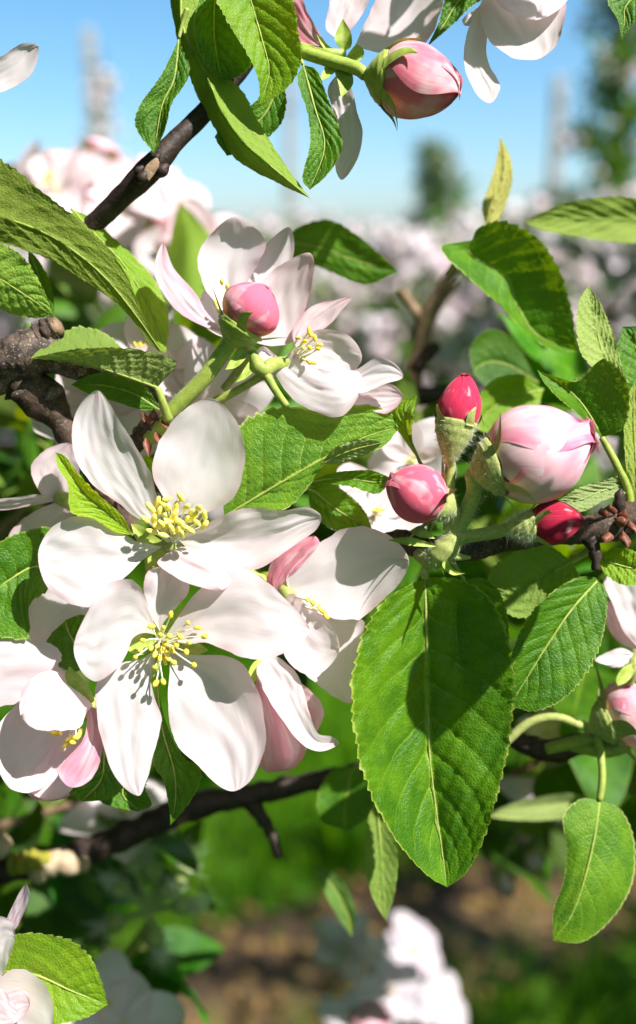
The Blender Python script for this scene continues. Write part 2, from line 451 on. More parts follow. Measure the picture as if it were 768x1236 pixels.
def stamens(th, base, ants, zb, za, mat=M_ANTH, al=9, ar=3.0, frad=1.15, seed=1):
    r = random.Random(seed)
    for (x, y) in ants:
        zt = za + r.uniform(-9, 9)
        b = (base[0] + r.uniform(-5, 5), base[1] + r.uniform(-5, 5), zb)
        m = ((b[0] * .45 + x * .55) + r.uniform(-2, 2), b[1] * .45 + y * .55 + r.uniform(-2, 2), zb + (zt - zb) * .68)
        f = tube('stamen', th, M_FIL, [b, m, (x, y, zt)], [frad * 1.2, frad, frad * .8], nseg=8, n=6)
        d = cart((x, y, zt)) - cart(b); d = d / np.linalg.norm(d) + np.array([r.uniform(-.9, .9), r.uniform(-.9, .9), r.uniform(-.2, .5)])
        blob('anther', th, mat, cart((x, y, zt + 1)), d, al * r.uniform(.85, 1.2), ar * r.uniform(.85, 1.15), sub=f,
             profile=lambda s: np.sin(np.pi * np.clip(s, .07, .93)) ** .55 * (1 - .22 * np.exp(-((s - .5) / .12) ** 2)))

def orth(a):
    a = np.asarray(a, float); a = a / np.linalg.norm(a)
    e = np.cross(a, np.eye(3)[np.argmin(np.abs(a))]); e /= np.linalg.norm(e)
    return a, e, np.cross(a, e)

def grid_obj(name, th, mat, C, outward=None, color=None, sub=None):
    """camera-frame grid -> mesh; normals turned along `outward` (camera frame vector grid or None)"""
    W3 = world(C); N = normals(W3); nu, nv = C.shape[:2]
    flip = False
    if outward is not None:
        ow = outward[..., :1] * AX + outward[..., 1:2] * AU - outward[..., 2:3] * AF
        flip = float((N * ow).sum()) < 0
    t = np.linspace(0, 1, nu); v = np.linspace(0, 1, nv)
    uv = np.stack(np.broadcast_arrays(t[:, None], v[None]), -1)
    return mesh_obj(name, W3, grid_faces(nu, nv, flip), mat, th, uv, color=color, sub=sub)

def sepal(th, b, d, n, ln, wd, curl=.5, mat=None, sub=None):
    """pointed sepal from b along d (camera frame), its inner side facing n"""
    d = np.asarray(d, float); d /= np.linalg.norm(d); n = np.asarray(n, float); n = n - d * (n @ d); n /= np.linalg.norm(n)
    s = np.cross(d, n); t = np.linspace(0, 1, 14); v = np.linspace(-1, 1, 7)
    w = wd * (1 - t) ** .8 * (0.75 + .9 * t * (1 - t)) + .3
    C = (np.asarray(b)[None, None] + d * (ln * (t - .25 * curl * t**3))[:, None, None] - n * (ln * curl * .5 * t**2.4)[:, None, None]
         + s * (w[:, None] * v[None])[..., None] + n * (w[:, None] * .35 * v[None]**2)[..., None])
    return grid_obj('sepal', th, mat or M_SEPAL, C, sub=sub)

def bud(label, b, t, R, color, pedicel, prad=5, npet=5, c0=.3, c1=.12, sep_len=.5, wool=True, seed=1, group=None, sepcurl=.35,
        power=(.82, .62), amts=None, turn=0.0, sepw=.34, span=3.0, tilt=.3, nsep=5, name='flower_bud'):
    """closed or swelling bud from b to t: petal shells lapped over one another, calyx cup from -c0 to c1 of its length, sepals, stalk"""
    r = random.Random(seed)
    th = Thing(name, label, 'flower bud', b, group)
    B = cart(b); A = cart(t) - B; L = np.linalg.norm(A); a, e1, e2 = orth(A)
    prof = lambda s: R * np.sin(np.pi * np.clip(s, 0, 1) ** power[0]) ** power[1]
    ns, nv = 30, 25
    ctr = B + a * L * .45
    for k in range(npet):
        c = turn + k * 2 * math.pi * 2 / 5; lay = 1 + .017 * k
        s = np.linspace(.02, 1.0, ns); v = np.linspace(-1, 1, nv)
        w = np.sin(np.pi * (.10 + .82 * s)) ** .5
        tw = r.uniform(-.3, .3)
        ang = c + (span / 2) * v[None] * w[:, None] + tw * s[:, None]
        rr = prof(s)[:, None] * lay * (1 + .022 * v[None]) + .5
        rr = rr * (1 + .014 * np.sin(v[None] * 6 + k * 2) * s[:, None] + .02 * wob(s[:, None] * 2.5, v[None] * 1.5, seed * 7 + k))
        hh = L * s[:, None] * (1 + .01 * k) + 0 * v[None]
        rd = np.cos(ang)[..., None] * e1 + np.sin(ang)[..., None] * e2
        C = B + a * hh[..., None] + rd * rr[..., None]
        # lap the shell over the tip of the bud: turn it about the bud's middle
        rc = math.cos(c) * e1 + math.sin(c) * e2; ax = np.cross(a, rc); dl = -tilt * (.7 + .3 * r.random())
        q = C - ctr
        q = q * math.cos(dl) + np.cross(ax, q) * math.sin(dl) + ax * (q @ ax)[..., None] * (1 - math.cos(dl))
        C = ctr + q
        am = amts[k % len(amts)] if amts else color[3]
        grid_obj('petal', th, M_BUD, C, -rd, color=(color[0], color[1], color[2], am))
    wm = M_WOOL if wool else M_SEPAL
    h = np.linspace(-c0, c1, 16); s = (h + c0) / (c0 + c1)
    top = prof(c1) * 1.10 + 1.5
    rr = prad * .85 + (top - prad * .85) * np.sin(np.pi / 2 * np.clip(s, 0, 1)) ** 1.1
    CP = B + a * (h * L)[:, None]
    cal = tube_cart('calyx', th, wm, CP, rr, n=18, bump=.03)
    for k in range(nsep):
        an = turn + .5 + k * 2 * math.pi / nsep + r.uniform(-.2, .2)
        sl = sep_len * r.uniform(.8, 1.15); cu = sepcurl * r.uniform(.3, 1.6); wd = R * sepw
        q = np.linspace(0, 1, 16); v = np.linspace(-1, 1, 7)
        hq = c1 * .7 + sl * (q - .3 * cu * q**3)
        rad = np.maximum(prof(hq) * 1.15 + 2.2, top * (1 - q) + 1) + cu * R * .9 * q**2.2
        w = wd * ((1 - q) ** .75 * (.9 + .5 * q)) + .4
        da = (w[:, None] * v[None]) / np.maximum(rad, 4)[:, None] + an + .15 * np.sin(q * 3 + k)[:, None]
        rd = np.cos(da)[..., None] * e1 + np.sin(da)[..., None] * e2
        C = B + a * (hq * L)[:, None, None] + rd * (rad[:, None] + .6 * (1 - v[None]**2))[..., None]
        grid_obj('sepal', th, wm, C, rd, sub=cal)
    if pedicel:
        tube('pedicel', th, wm, [tuple(uncart(B - a * L * c0 * .93))] + pedicel, [prad * .95] + [prad] * len(pedicel), n=12, bump=.03)
    th.fz = (CP, rr)
    return th

def fuzz(th, C, Rr, n, ln, seed=1, n_ax=0.3, sub=None):
    """fine down on a limb along camera-frame points C with radii Rr"""
    rs = np.random.RandomState(seed); C = np.asarray(C, float); m = len(C)
    T = np.gradient(C, axis=0); T /= np.linalg.norm(T, axis=1, keepdims=True)
    f = rs.uniform(0, m - 1.001, n); i = f.astype(int); w = (f - i)[:, None]
    P = C[i] * (1 - w) + C[i + 1] * w; R = (np.asarray(Rr)[i] * (1 - w[:, 0]) + np.asarray(Rr)[i + 1] * w[:, 0])[:, None]
    q = rs.normal(size=(n, 3)); q -= T[i] * (q * T[i]).sum(1, keepdims=True); q /= np.linalg.norm(q, axis=1, keepdims=True)
    d = q + T[i] * rs.normal(0, n_ax, (n, 1)) + rs.normal(0, .25, (n, 3)); d /= np.linalg.norm(d, axis=1, keepdims=True)
    hairs(th, P + q * R * .97, d, ln * rs.uniform(.5, 1.3, n), rs, sub)

def hairs(th, P, d, ln, rs, sub=None, wid=.16):
    n = len(P); s = np.cross(d, rs.normal(size=(n, 3))); s /= np.linalg.norm(s, axis=1, keepdims=True)
    bend = rs.normal(0, .3, (n, 3)) * ln[:, None]
    V = np.stack([P - s * wid, P + s * wid, P + d * ln[:, None] + bend], 1).reshape(-1, 3)
    F = np.arange(3 * n).reshape(n, 3)
    return mesh_obj('down', world(V), F, M_HAIR, th, smooth=False, sub=sub, kind='stuff')

def fuzz_bud(th, n=500, ln=7, seed=1):
    fuzz(th, th.fz[0], th.fz[1], n, ln, seed)

def blossom(label, c, facing, R, pink=.3, seed=1, group=None, near=False, cup=.35, colr=PINK, pedicel=None, name='blossom', npet=5, open_=1.0, st=12, cat='blossom'):
    """whole five-petalled blossom: centre c (photo x, y, z), facing (camera frame), petal length R"""
    r = random.Random(seed); rs = np.random.RandomState(seed)
    th = Thing(name, label, cat, c, group)
    B = cart(c); a, e1, e2 = orth(facing)
    nu, nv = (26, 15) if near else (14, 9)
    t = np.linspace(0, 1, nu); v = np.linspace(-1, 1, nv)
    for k in range(npet):
        an = k * 2 * math.pi / npet + r.uniform(-.18, .18) + seed; rd = math.cos(an) * e1 + math.sin(an) * e2; sdv = np.cross(a, rd)
        Lk = R * r.uniform(.9, 1.08); wk = R * r.uniform(.34, .43)
        w = wk * (np.sin(np.pi * (t * .93) ** .8) ** .7 * (1 - .1 * t) + .05); w[-1] *= .5
        cu = cup * r.uniform(.6, 1.4); el = r.uniform(.05, .35) * open_
        out = Lk * (t - .12 * el * t**2); up = Lk * ((.32 * el + (1 - open_) * 1.2) * t + cu * .25 * np.sin(t * 2.6) - .18 * r.uniform(-.3, 1) * t**3)
        ph = r.uniform(0, 6)
        C = (B + rd * out[:, None, None] + a * up[:, None, None] + sdv * (w[:, None] * v[None])[..., None]
             + a * (cu * w[:, None] * (v[None]**2) * .9 + R * .02 * np.sin(t[:, None] * 8 + v[None] * 3 + ph))[..., None])
        grid_obj('petal', th, M_PETAL, C, np.broadcast_to(a, C.shape), color=pk(pink * r.uniform(.6, 1.4), colr))
    for k in range(st):
        an = r.uniform(0, 6.28); q = r.uniform(.1, .45); d = a + q * (math.cos(an) * e1 + math.sin(an) * e2); d /= np.linalg.norm(d)
        ln = R * r.uniform(.22, .34); s = np.linspace(0, 1, 5)
        f = tube_cart('stamen', th, M_FIL, B + d * (ln * s)[:, None], np.full(5, 1.1 if near else 1.5), n=5)
        blob('anther', th, M_ANTH, B + d * ln, d + .6 * np.array([r.uniform(-1, 1) for _ in range(3)]), R * .06, R * .021, sub=f, n=6, m=5)
    for k in range(5):
        an = (k + .5) * 2 * math.pi / npet + seed; rd = math.cos(an) * e1 + math.sin(an) * e2
        sepal(th, B - a * R * .04, rd - a * .15, a, R * .3, R * .07, .5)
    s = np.linspace(0, 1, 8)
    tube_cart('calyx', th, M_WOOL, B - a * (R * .24 * s)[:, None], R * (.075 * (1 - s) ** .5 + .022), n=9)
    if pedicel: tube('pedicel', th, M_STEM, [tuple(uncart(B - a * R * .2))] + pedicel, R * .025, n=8)
    return th

def leaf3(parent, b, d, n, ln, wd, fold=.35, droop=.25, tint=(1, 1, 1, 1), mat=None, nu=16, nv=9, name='leaf', sub=None):
    """leaf as a part of a shoot, camera frame"""
    d = np.asarray(d, float); d /= np.linalg.norm(d); n = np.asarray(n, float); n = n - d * (n @ d); n /= np.linalg.norm(n); s = np.cross(d, n)
    t = np.linspace(0, 1, nu); v = np.linspace(-1, 1, nv)
    w = wd * np.sin(np.pi * t ** .85) ** .8
    C = (np.asarray(b) + d * (ln * (t - .1 * droop * t**2))[:, None, None] - n * (ln * droop * t**2)[:, None, None]
         + s * (w[:, None] * v[None])[..., None] + n * (w[:, None] * fold * np.abs(v[None]) + .03 * ln * np.sin(t[:, None] * 9 + v[None] * 2))[..., None])
    return grid_obj(name, parent, mat or M_LEAF, C, np.broadcast_to(n, C.shape), color=tint, sub=sub)

def shoot(label, pts, rad, nleaf, ln, seed, mat=None, leafmat=None, tint=(1, 1, 1, 1), spread=1.0, group=None, up=(0, .7, .5)):
    """leafy side shoot behind the focus plane: stem > leaves"""
    r = random.Random(seed)
    th = Thing('leafy_shoot', label, 'shoot', pts[0], group)
    tube('stem', th, mat or M_BARKT, pts, np.linspace(rad, rad * .6, len(pts)), n=8, bump=.05)
    q = cr(cart(pts), 40)
    for k in range(nleaf):
        i = int(40 * (.12 + .86 * (k + r.random() * .8) / nleaf)); i = min(i, 39)
        T = q[min(i + 1, 39)] - q[max(i - 1, 0)]; T = T / np.linalg.norm(T)
        d = np.array([r.gauss(0, 1) for _ in range(3)]); d = d / np.linalg.norm(d) * spread + T * .5 + np.array([0, -.25, 0])
        n = np.array(up) + .6 * np.array([r.gauss(0, 1) for _ in range(3)])
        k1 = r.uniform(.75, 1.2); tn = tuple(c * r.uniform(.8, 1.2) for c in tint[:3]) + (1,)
        b = q[i]; dl = d / np.linalg.norm(d); pl = ln * .22
        lf = leaf3(th, b + dl * pl, d, n, ln * k1, ln * k1 * r.uniform(.24, .32), r.uniform(.1, .5), r.uniform(0, .4), tn, leafmat)
        s = np.linspace(0, 1, 4)
        tube_cart('petiole', th, M_STEM, b + dl * (pl * 1.05 * s)[:, None], np.full(4, 2.2), n=6, sub=lf)
    return th
# ------------------------------------------------------------------ branches and twigs
br = Thing('branch', 'thick grey gnarled branch entering from the left under the small folded leaf', 'branch', (-60, 460, -60))
tube('limb', br, M_BARKG, [(-120, 470, -50), (-40, 446, -50), (10, 436, -52), (50, 424, -56), (84, 436, -66), (120, 448, -86), (170, 470, -120), (220, 520, -150)], [38, 35, 33, 31, 23, 17, 14, 12], nseg=90, n=36, bump=.13, freq=.5)
tube('stub', br, M_BARK, [(24, 426, -50), (46, 408, -44), (68, 396, -40)], [22, 18, 14], nseg=26, n=22, bump=.18, freq=.7)
tube('stub_ring', br, M_BARKT, [(64, 398, -41), (72, 394, -39)], [14.5, 12], nseg=6, n=18, bump=.12)
tube('side_limb', br, M_BARK, [(20, 460, -66), (50, 480, -70), (76, 512, -76), (96, 548, -84), (130, 600, -110), (180, 660, -140)], [30, 26, 19, 14, 11, 9], nseg=40, n=20, bump=.12, freq=.4)
for i_, (x, y, z, r) in enumerate([(60, 476, -44, 10), (22, 476, -34, 6), (96, 452, -56, 6)]):
    blob('knot', br, M_BARKG, cart((x, y, z - r)), (1, .4, .2), r * 3.4, r, n=10, m=10)
sp = Thing('flower_spur', 'scaly brown spur from which the upper flower stalks rise', 'spur', (190, 510, -70))
tube('hub', sp, M_BARK, [(160, 540, -90), (180, 516, -60), (200, 502, -44), (214, 498, -36)], [12, 13, 11, 7], nseg=18, n=12, bump=.12)
for k_, (x, y, x2, y2) in enumerate([(180, 512, 172, 496), (188, 520, 196, 540), (176, 528, 180, 552), (196, 506, 206, 520), (184, 508, 186, 492)]):
    sheet('bud_scale', sp, M_SCALE, (x, y), [((x*2+x2)/3 - 5, (y*2+y2)/3)], (x2, y2), [((x*2+x2)/3 + 6, (y*2+y2)/3 + 2)], (-40 + 3*k_, -30, -28), (4, 4), round_tip=False, nu=10, nv=7, ruffle=.5, groove=0)
tw = Thing('twig', 'straight dark brown twig slanting up through the upper tuft of leaves against the sky', 'twig', (110, 270, -40))
tube('stem', tw, M_BARKD, [(80, 306, -100), (112, 272, -92), (150, 235, -66), (180, 205, -48), (214, 168, -52), (250, 132, -62), (300, 70, -66), (330, 10, -66), (350, -60, -66)], [13, 13, 14, 16, 12.5, 12, 11, 10, 9], nseg=60, n=18, bump=.035, freq=.5)
for (x, y, z, r) in [(172, 214, -26, 7), (196, 206, -30, 8), (168, 206, -30, 6), (189, 190, -30, 5)]:
    blob('node', tw, M_BARKD, cart((x, y, z)), (.7, .7, .1), r * 2.6, r, n=10, m=8)
sheet('leaf_scar', tw, M_BARKT, (180, 218), [(174, 208), (178, 198)], (190, 190), [(186, 210), (192, 200)], (-24, -22, -23), (-1, -1), nu=10, nv=7, ruffle=.3, groove=0)
rb = Thing('branch', 'knobbly dark branch running level behind the bud cluster to the right edge', 'branch', (480, 660, -50))
tube('limb', rb, M_BARK, [(430, 668, -90), (478, 654, -70), (520, 662, -46), (560, 664, -40), (620, 650, -40), (680, 640, -38), (716, 638, -38), (742, 630, -40), (800, 612, -46)], [11, 14, 16, 14, 14, 16, 19, 22, 20], nseg=70, n=20, bump=.10, freq=.45)
tube('spur', rb, M_BARKD, [(712, 650, -30), (718, 664, -28), (720, 688, -28)], [11, 8, 5.5], nseg=12, n=10, bump=.15, freq=.8)
tube('spur', rb, M_BARKD, [(748, 616, -30), (748, 600, -24), (750, 590, -22)], [8, 7, 2], nseg=10, n=9, bump=.12)
for k_, (x, y, x2, y2) in enumerate([(742, 622, 736, 608), (748, 630, 756, 614), (738, 640, 730, 656), (752, 640, 758, 662), (744, 634, 752, 626), (732, 626, 726, 612), (760, 628, 768, 644)]):
    sheet('bud_scale', rb, M_SCALE, (x, y), [((x+x2)/2 - 7, (y+y2)/2)], (x2, y2), [((x+x2)/2 + 7, (y+y2)/2 + 2)], (-20, -12, -10), (-4, -4), round_tip=False, nu=12, nv=7, ruffle=.6, groove=0)
blob('bud', rb, M_SCALE, cart((750, 630, -12)), (.3, .2, 1), 16, 7, n=10, m=8)
lb = Thing('branch', 'long dark branch crossing blurred behind the lowest petals, with a pale pruned stub', 'branch', (-40, 1090, -420))
tube('limb', lb, M_BARKD, [(-80, 1070, -420), (0, 1050, -420), (60, 1040, -420), (110, 1026, -420), (170, 1000, -420), (240, 972, -420), (320, 956, -430), (380, 943, -440), (440, 930, -450), (560, 915, -480)], [24, 23, 22, 22, 22, 21, 18, 16, 14, 12], nseg=90, n=22, bump=.10, freq=.6)
tube('side_twig', lb, M_BARKD, [(300, 965, -420), (318, 990, -410), (330, 1012, -400), (336, 1036, -396)], [13, 11, 9, 7], nseg=20, n=12, bump=.12, freq=.6)
tube('pruned_stub', lb, M_CUT, [(40, 1052, -398), (66, 1042, -394), (92, 1044, -394), (108, 1042, -396)], [20, 20, 17, 9], nseg=20, n=14, bump=.10)
tube('pruned_stub', lb, M_CUT, [(-14, 1020, -400), (2, 1024, -396), (10, 1028, -396)], [26, 22, 12], nseg=14, n=14, bump=.08)
tube('moss', lb, M_MOSS, [(16, 1044, -398), (40, 1040, -388), (62, 1036, -388)], [15, 17, 12], nseg=16, n=12, bump=.15)
tf = Thing('branch', 'forked tan twig, blurred, rising behind the topmost crimson bud', 'branch', (470, 480, -750))
tube('limb', tf, M_BARKD, [(380, 466, -760), (450, 470, -750), (520, 478, -750), (600, 474, -760), (680, 470, -780)], [18, 20, 21, 17, 14], nseg=30, n=14, bump=.06)
tube('twig', tf, M_BARKT, [(492, 474, -746), (500, 446, -740), (510, 410, -736), (514, 384, -730), (528, 356, -726), (548, 326, -720), (564, 300, -716)], [21, 20, 17, 16, 12, 9, 7], nseg=36, n=14, bump=.07)
tube('twig', tf, M_BARKT, [(510, 386, -732), (498, 370, -734), (484, 350, -736)], [13, 10, 8], nseg=14, n=12, bump=.08)
tube('twig', tf, M_BARKT, [(514, 400, -726), (532, 366, -714), (552, 340, -704)], [9, 8, 6], nseg=14, n=12, bump=.06)
tube('pruned_stub', tf, M_BARKD, [(500, 446, -730), (520, 424, -720), (530, 416, -718)], [15, 14, 10], nseg=12, n=12, bump=.08)
rl = Thing('branch', 'short dark blurred branch under the right-hand green stalks', 'branch', (600, 900, -230))
tube('limb', rl, M_BARKD, [(600, 880, -260), (640, 900, -236), (670, 906, -230), (700, 898, -226), (740, 890, -220), (800, 880, -220)], [10, 15, 17, 16, 15, 14], nseg=30, n=14, bump=.10, freq=.6)
tube('stalk', rl, M_STEM, [(732, 884, -170), (700, 894, -180), (660, 904, -200)], [8, 9, 8], nseg=12, n=10)
tube('stalk', rl, M_STEM, [(760, 900, -160), (730, 906, -170), (690, 900, -190)], [9, 10, 8], nseg=12, n=10)
# ------------------------------------------------------------------ blossoms traced from the photograph
def pet(th, base, left, tip, right, z=(0, 10, 15), lift=(10, 10), pink=.12, face='top', ruffle=4.0, nu=40, nv=21, groove=.5, color=PINK, mid=None, name='petal'):
    return sheet(name, th, M_PETAL, base, left, tip, right, z, lift, mid, False, True, face, nu, nv, 0, 0, ruffle, groove, 0, pk(pink * 1.25 + .16, color))

def sep2(th, base, left, tip, right, z=(0, 0, 0), lift=(3, 3), mat=None):
    return sheet('sepal', th, mat or M_SEPAL, base, left, tip, right, z, lift, None, True, False, 'top', 16, 9, 0, 0, .8, 0, 0)

# --- A: upper of the two wide-open blossoms
A = Thing('blossom', 'wide-open white blossom with a dense tuft of yellow stamens, uppermost of the joined open pair', 'blossom', (204, 656, -14), 'open apple blossoms')
pet(A, (196, 640), [(160, 622), (143, 607), (113, 587), (93, 557), (87, 517), (96, 490)], (117, 471), [(191, 608), (187, 590), (182, 572), (167, 543), (147, 513), (131, 484)], (-8, 12, 22), (6, 14), .05)
pet(A, (207, 634), [(205, 612), (195, 597), (184, 575), (187, 547), (204, 516), (228, 491)], (256, 481), [(216, 622), (250, 618), (281, 600), (293, 569), (294, 533), (282, 502)], (-8, 6, 8), (16, 16), .08)
pet(A, (216, 652), [(232, 640), (253, 630), (280, 617), (307, 612), (340, 616), (370, 612)], (388, 623), [(228, 664), (243, 672), (273, 684), (303, 688), (328, 677), (360, 654), (381, 640)], (-6, 10, 18), (20, 8), .18, ruffle=5)
pet(A, (196, 660), [(178, 656), (160, 652), (133, 635), (112, 624), (86, 625), (60, 640)], (46, 668), [(172, 676), (156, 692), (137, 708), (121, 729), (100, 731), (78, 725), (56, 708)], (-6, 16, 26), (4, 10), .06)
pet(A, (208, 664), [(196, 672), (190, 680), (204, 692), (228, 704)], (268, 712), [(220, 660), (238, 664), (262, 672), (284, 690)], (-4, 30, 52), (8, -14), .5, ruffle=4)
stamens(A, (206, 652), [(202, 602), (218, 600), (182, 613), (192, 617), (240, 613), (247, 622), (175, 627), (184, 642), (197, 646), (210, 621), (203, 613), (238, 631), (217, 630), (227, 626), (220, 645), (247, 634), (195, 632), (207, 638), (186, 626), (199, 622), (212, 612), (231, 618), (190, 636), (223, 636), (205, 629), (212, 628), (199, 610), (225, 612), (234, 624), (190, 606), (214, 640), (200, 637), (229, 640)],
        -12, 34, M_ANTH2, 15, 3.8, 1.0, 3)
for q in [(203, 634), (209, 632), (199, 638), (213, 637), (206, 641)]:
    tube('style', A, M_SEPAL, [(206, 654, -12), (q[0] * .6 + 82, q[1] * .6 + 260, 10), q + (24,)], [1.8, 1.4, 1.6], n=6)
sep2(A, (200, 655), [(184, 645), (170, 634)], (158, 632), [(182, 662), (166, 654)], (-16, -12, -6))
sep2(A, (204, 660), [(192, 664), (180, 670)], (178, 684), [(210, 668), (198, 684)], (-12, -6, 0))
sep2(A, (212, 658), [(226, 660), (238, 664)], (250, 674), [(214, 668), (230, 672)], (-12, -10, -8))
sep2(A, (200, 648), [(196, 630), (188, 612)], (192, 598), [(204, 630), (202, 612)], (-18, -22, -22))
sep2(A, (210, 648), [(224, 636), (240, 630)], (254, 628), [(226, 648), (240, 644)], (-18, -22, -22))
tube('calyx', A, M_WOOL, [(204, 656, -10), (202, 660, -28), (198, 668, -46), (190, 690, -70)], [9, 11, 7, 5], n=12)

# --- B: lower of the pair
B = Thing('blossom', 'wide-open white blossom with spread anthers and green sepals, lowermost of the joined open pair', 'blossom', (194, 772, -4), 'open apple blossoms')
pet(B, (193, 762), [(182, 742), (174, 712), (178, 690)], (200, 684), [(200, 748), (218, 728), (228, 712), (222, 692)], (0, 8, 6), (10, 10), .25)
pet(B, (188, 766), [(181, 733), (170, 709), (156, 699), (127, 706), (106, 738)], (89, 780), [(172, 764), (160, 771), (153, 789), (138, 809), (119, 822), (99, 811)], (2, 26, 22), (10, 8), .06, ruffle=5)
pet(B, (191, 782), [(168, 796), (147, 800), (118, 824), (117, 857), (125, 900), (140, 940)], (167, 961), [(186, 802), (182, 823), (188, 845), (195, 870), (187, 907), (176, 944)], (2, 18, 26), (4, -4), .05, ruffle=3.5)
pet(B, (202, 780), [(205, 800), (203, 850), (211, 893), (243, 928), (266, 950)], (284, 955), [(222, 789), (245, 791), (272, 792), (294, 804), (311, 838), (320, 878), (318, 908), (304, 940)], (2, 10, 24), (14, 24), .14, ruffle=4)
pet(B, (200, 768), [(214, 746), (233, 720), (257, 700), (287, 687), (308, 693), (334, 713), (361, 740)], (374, 760), [(224, 778), (250, 776), (278, 788), (313, 796), (338, 790), (362, 777)], (4, 40, 52), (-6, 16), .16, ruffle=4.5)
stamens(B, (195, 774), [(206, 742), (183, 756), (173, 773), (163, 794), (227, 752), (239, 758), (247, 768), (217, 768), (228, 776), (225, 787), (234, 803), (210, 800), (188, 825), (197, 823), (193, 767), (187, 790), (200, 777), (193, 795), (204, 768), (197, 758), (182, 782), (208, 785), (203, 795), (190, 780), (213, 778), (186, 806)],
        0, 40, M_ANTH, 9, 3.4, 1.0, 9)
for q in [(195, 788), (199, 784), (203, 790), (192, 798), (200, 802)]:
    tube('style', B, M_ANTH, [(195, 774, 0), (q[0] * .5 + 97, q[1] * .5 + 388, 14), q + (26,)], [2.2, 1.9, 2.4], n=6)
sep2(B, (194, 770), [(172, 758), (168, 746)], (183, 736), [(196, 758), (194, 746)], (-6, -2, 4))
sep2(B, (198, 768), [(206, 752), (214, 738)], (233, 722), [(216, 758), (228, 744)], (-6, -2, 2))
sep2(B, (190, 774), [(172, 764), (158, 766)], (152, 782), [(178, 788), (162, 790)], (-6, -2, 0))
sep2(B, (204, 776), [(222, 772), (240, 776)], (252, 785), [(220, 792), (240, 790)], (-6, -4, -2))
sep2(B, (194, 782), [(180, 790), (174, 806)], (178, 824), [(198, 796), (190, 812)], (-6, -6, -6))
tube('pedicel', B, M_STEM, [(195, 772, -6), (192, 762, -40), (180, 690, -70), (178, 640, -84)], [8, 8, 5, 5], n=10)

# --- C: blossom to the right, half in the shade of the buds
C_ = Thing('blossom', 'half-shaded white blossom with broad cupped petals beside the large hanging leaf', 'blossom', (352, 722, -50), 'open apple blossoms')
pet(C_, (350, 716), [(346, 696), (367, 673), (397, 647), (427, 636), (457, 640), (482, 656)], (494, 677), [(366, 730), (388, 742), (410, 748), (436, 745), (467, 720), (487, 697)], (-50, -38, -14), (10, 24), .12, ruffle=4)
pet(C_, (336, 716), [(322, 705), (328, 678), (345, 660), (362, 652)], (380, 647), [(340, 706), (362, 684), (376, 668), (386, 656)], (-56, -44, -36), (-16, 8), 1.0, 'under', ruffle=2)
pet(C_, (340, 728), [(352, 716), (364, 724), (384, 738), (403, 760)], (410, 783), [(338, 752), (344, 790), (360, 810), (380, 815), (400, 802)], (-46, -20, -6), (8, 14), .15)
pet(C_, (356, 740), [(392, 738), (420, 744), (440, 752), (433, 785)], (424, 848), [(350, 770), (366, 810), (384, 826), (402, 840)], (-60, -70, -66), (8, 8), .12)
stamens(C_, (352, 722), [(390, 738), (394, 744), (385, 733), (378, 728), (372, 724)], -48, -14, M_ANTH, 9, 3.2, 1.1, 5)
tube('calyx', C_, M_WOOL, [(352, 722, -50), (340, 706, -64), (318, 700, -84), (290, 680, -110)], [10, 10, 5, 4.5], n=12)
sep2(C_, (340, 708), [(332, 696), (322, 690)], (312, 692), [(334, 708), (322, 702)], (-58, -60, -60))

# --- D: pink-backed blossom turned down and away
D = Thing('blossom', 'half-open blossom with pink petal backs and one white petal curled outward, turned downwards', 'blossom', (312, 800, -40))
pet(D, (316, 802), [(308, 830), (314, 880), (313, 918), (320, 931)], (341, 931), [(326, 820), (344, 860), (366, 896), (368, 910), (356, 926)], (-34, -22, -30), (-20, 16), 1.0, 'under', ruffle=2, color=(.82, .34, .42, 1))
pet(D, (322, 792), [(310, 808), (317, 830), (340, 867), (366, 899), (388, 907)], (410, 897), [(338, 794), (361, 817), (374, 860), (384, 885), (400, 889)], (-30, -4, 12), (10, 2), .06, ruffle=2)
pet(D, (330, 804), [(352, 816), (368, 828), (386, 845), (391, 862)], (380, 886), [(334, 830), (350, 866), (366, 886)], (-40, -50, -44), (8, 0), .55, 'under', ruffle=2)
pet(D, (326, 806), [(330, 850), (334, 890), (344, 914)], (362, 914), [(350, 830), (368, 870), (372, 900)], (-44, -36, -34), (6, 6), .3, ruffle=2)
tube('calyx', D, M_WOOL, [(322, 800, -40), (310, 788, -52), (296, 776, -66), (276, 760, -90)], [10, 9, 5, 4.5], n=12)
sep2(D, (316, 794), [(306, 800), (300, 812)], (304, 826), [(318, 806), (312, 818)], (-30, -26, -24))

# --- E: cup-shaped pink-flushed blossom at the left edge
E = Thing('blossom', 'cup-shaped half-open blossom flushed pink with a hood petal over its stamens', 'blossom', (92, 868, -46))
pet(E, (88, 846), [(84, 812), (68, 782), (34, 771), (-14, 777)], (-44, 815), [(62, 856), (20, 850), (-20, 850)], (-40, -20, 0), (-12, 6), .75, ruffle=3, color=(.75, .42, .50, 1))
pet(E, (98, 856), [(100, 874), (90, 881), (66, 881), (42, 880)], (25, 864), [(112, 852), (98, 834), (68, 811), (43, 815), (27, 832)], (-14, 26, 40), (18, -24), .7, ruffle=2, color=(.84, .50, .58, 1))
pet(E, (106, 852), [(116, 856), (124, 893), (119, 926), (104, 946)], (84, 950), [(104, 880), (98, 896), (80, 917), (71, 934)], (-20, 12, 26), (2, 14), .95, ruffle=2, face='under', color=(.80, .34, .46, 1))
pet(E, (86, 868), [(60, 852), (28, 848), (0, 872), (-8, 910)], (10, 950), [(88, 900), (74, 930), (52, 950), (32, 957)], (-44, -34, 8), (16, 4), .9, ruffle=4, color=(.82, .52, .56, 1))
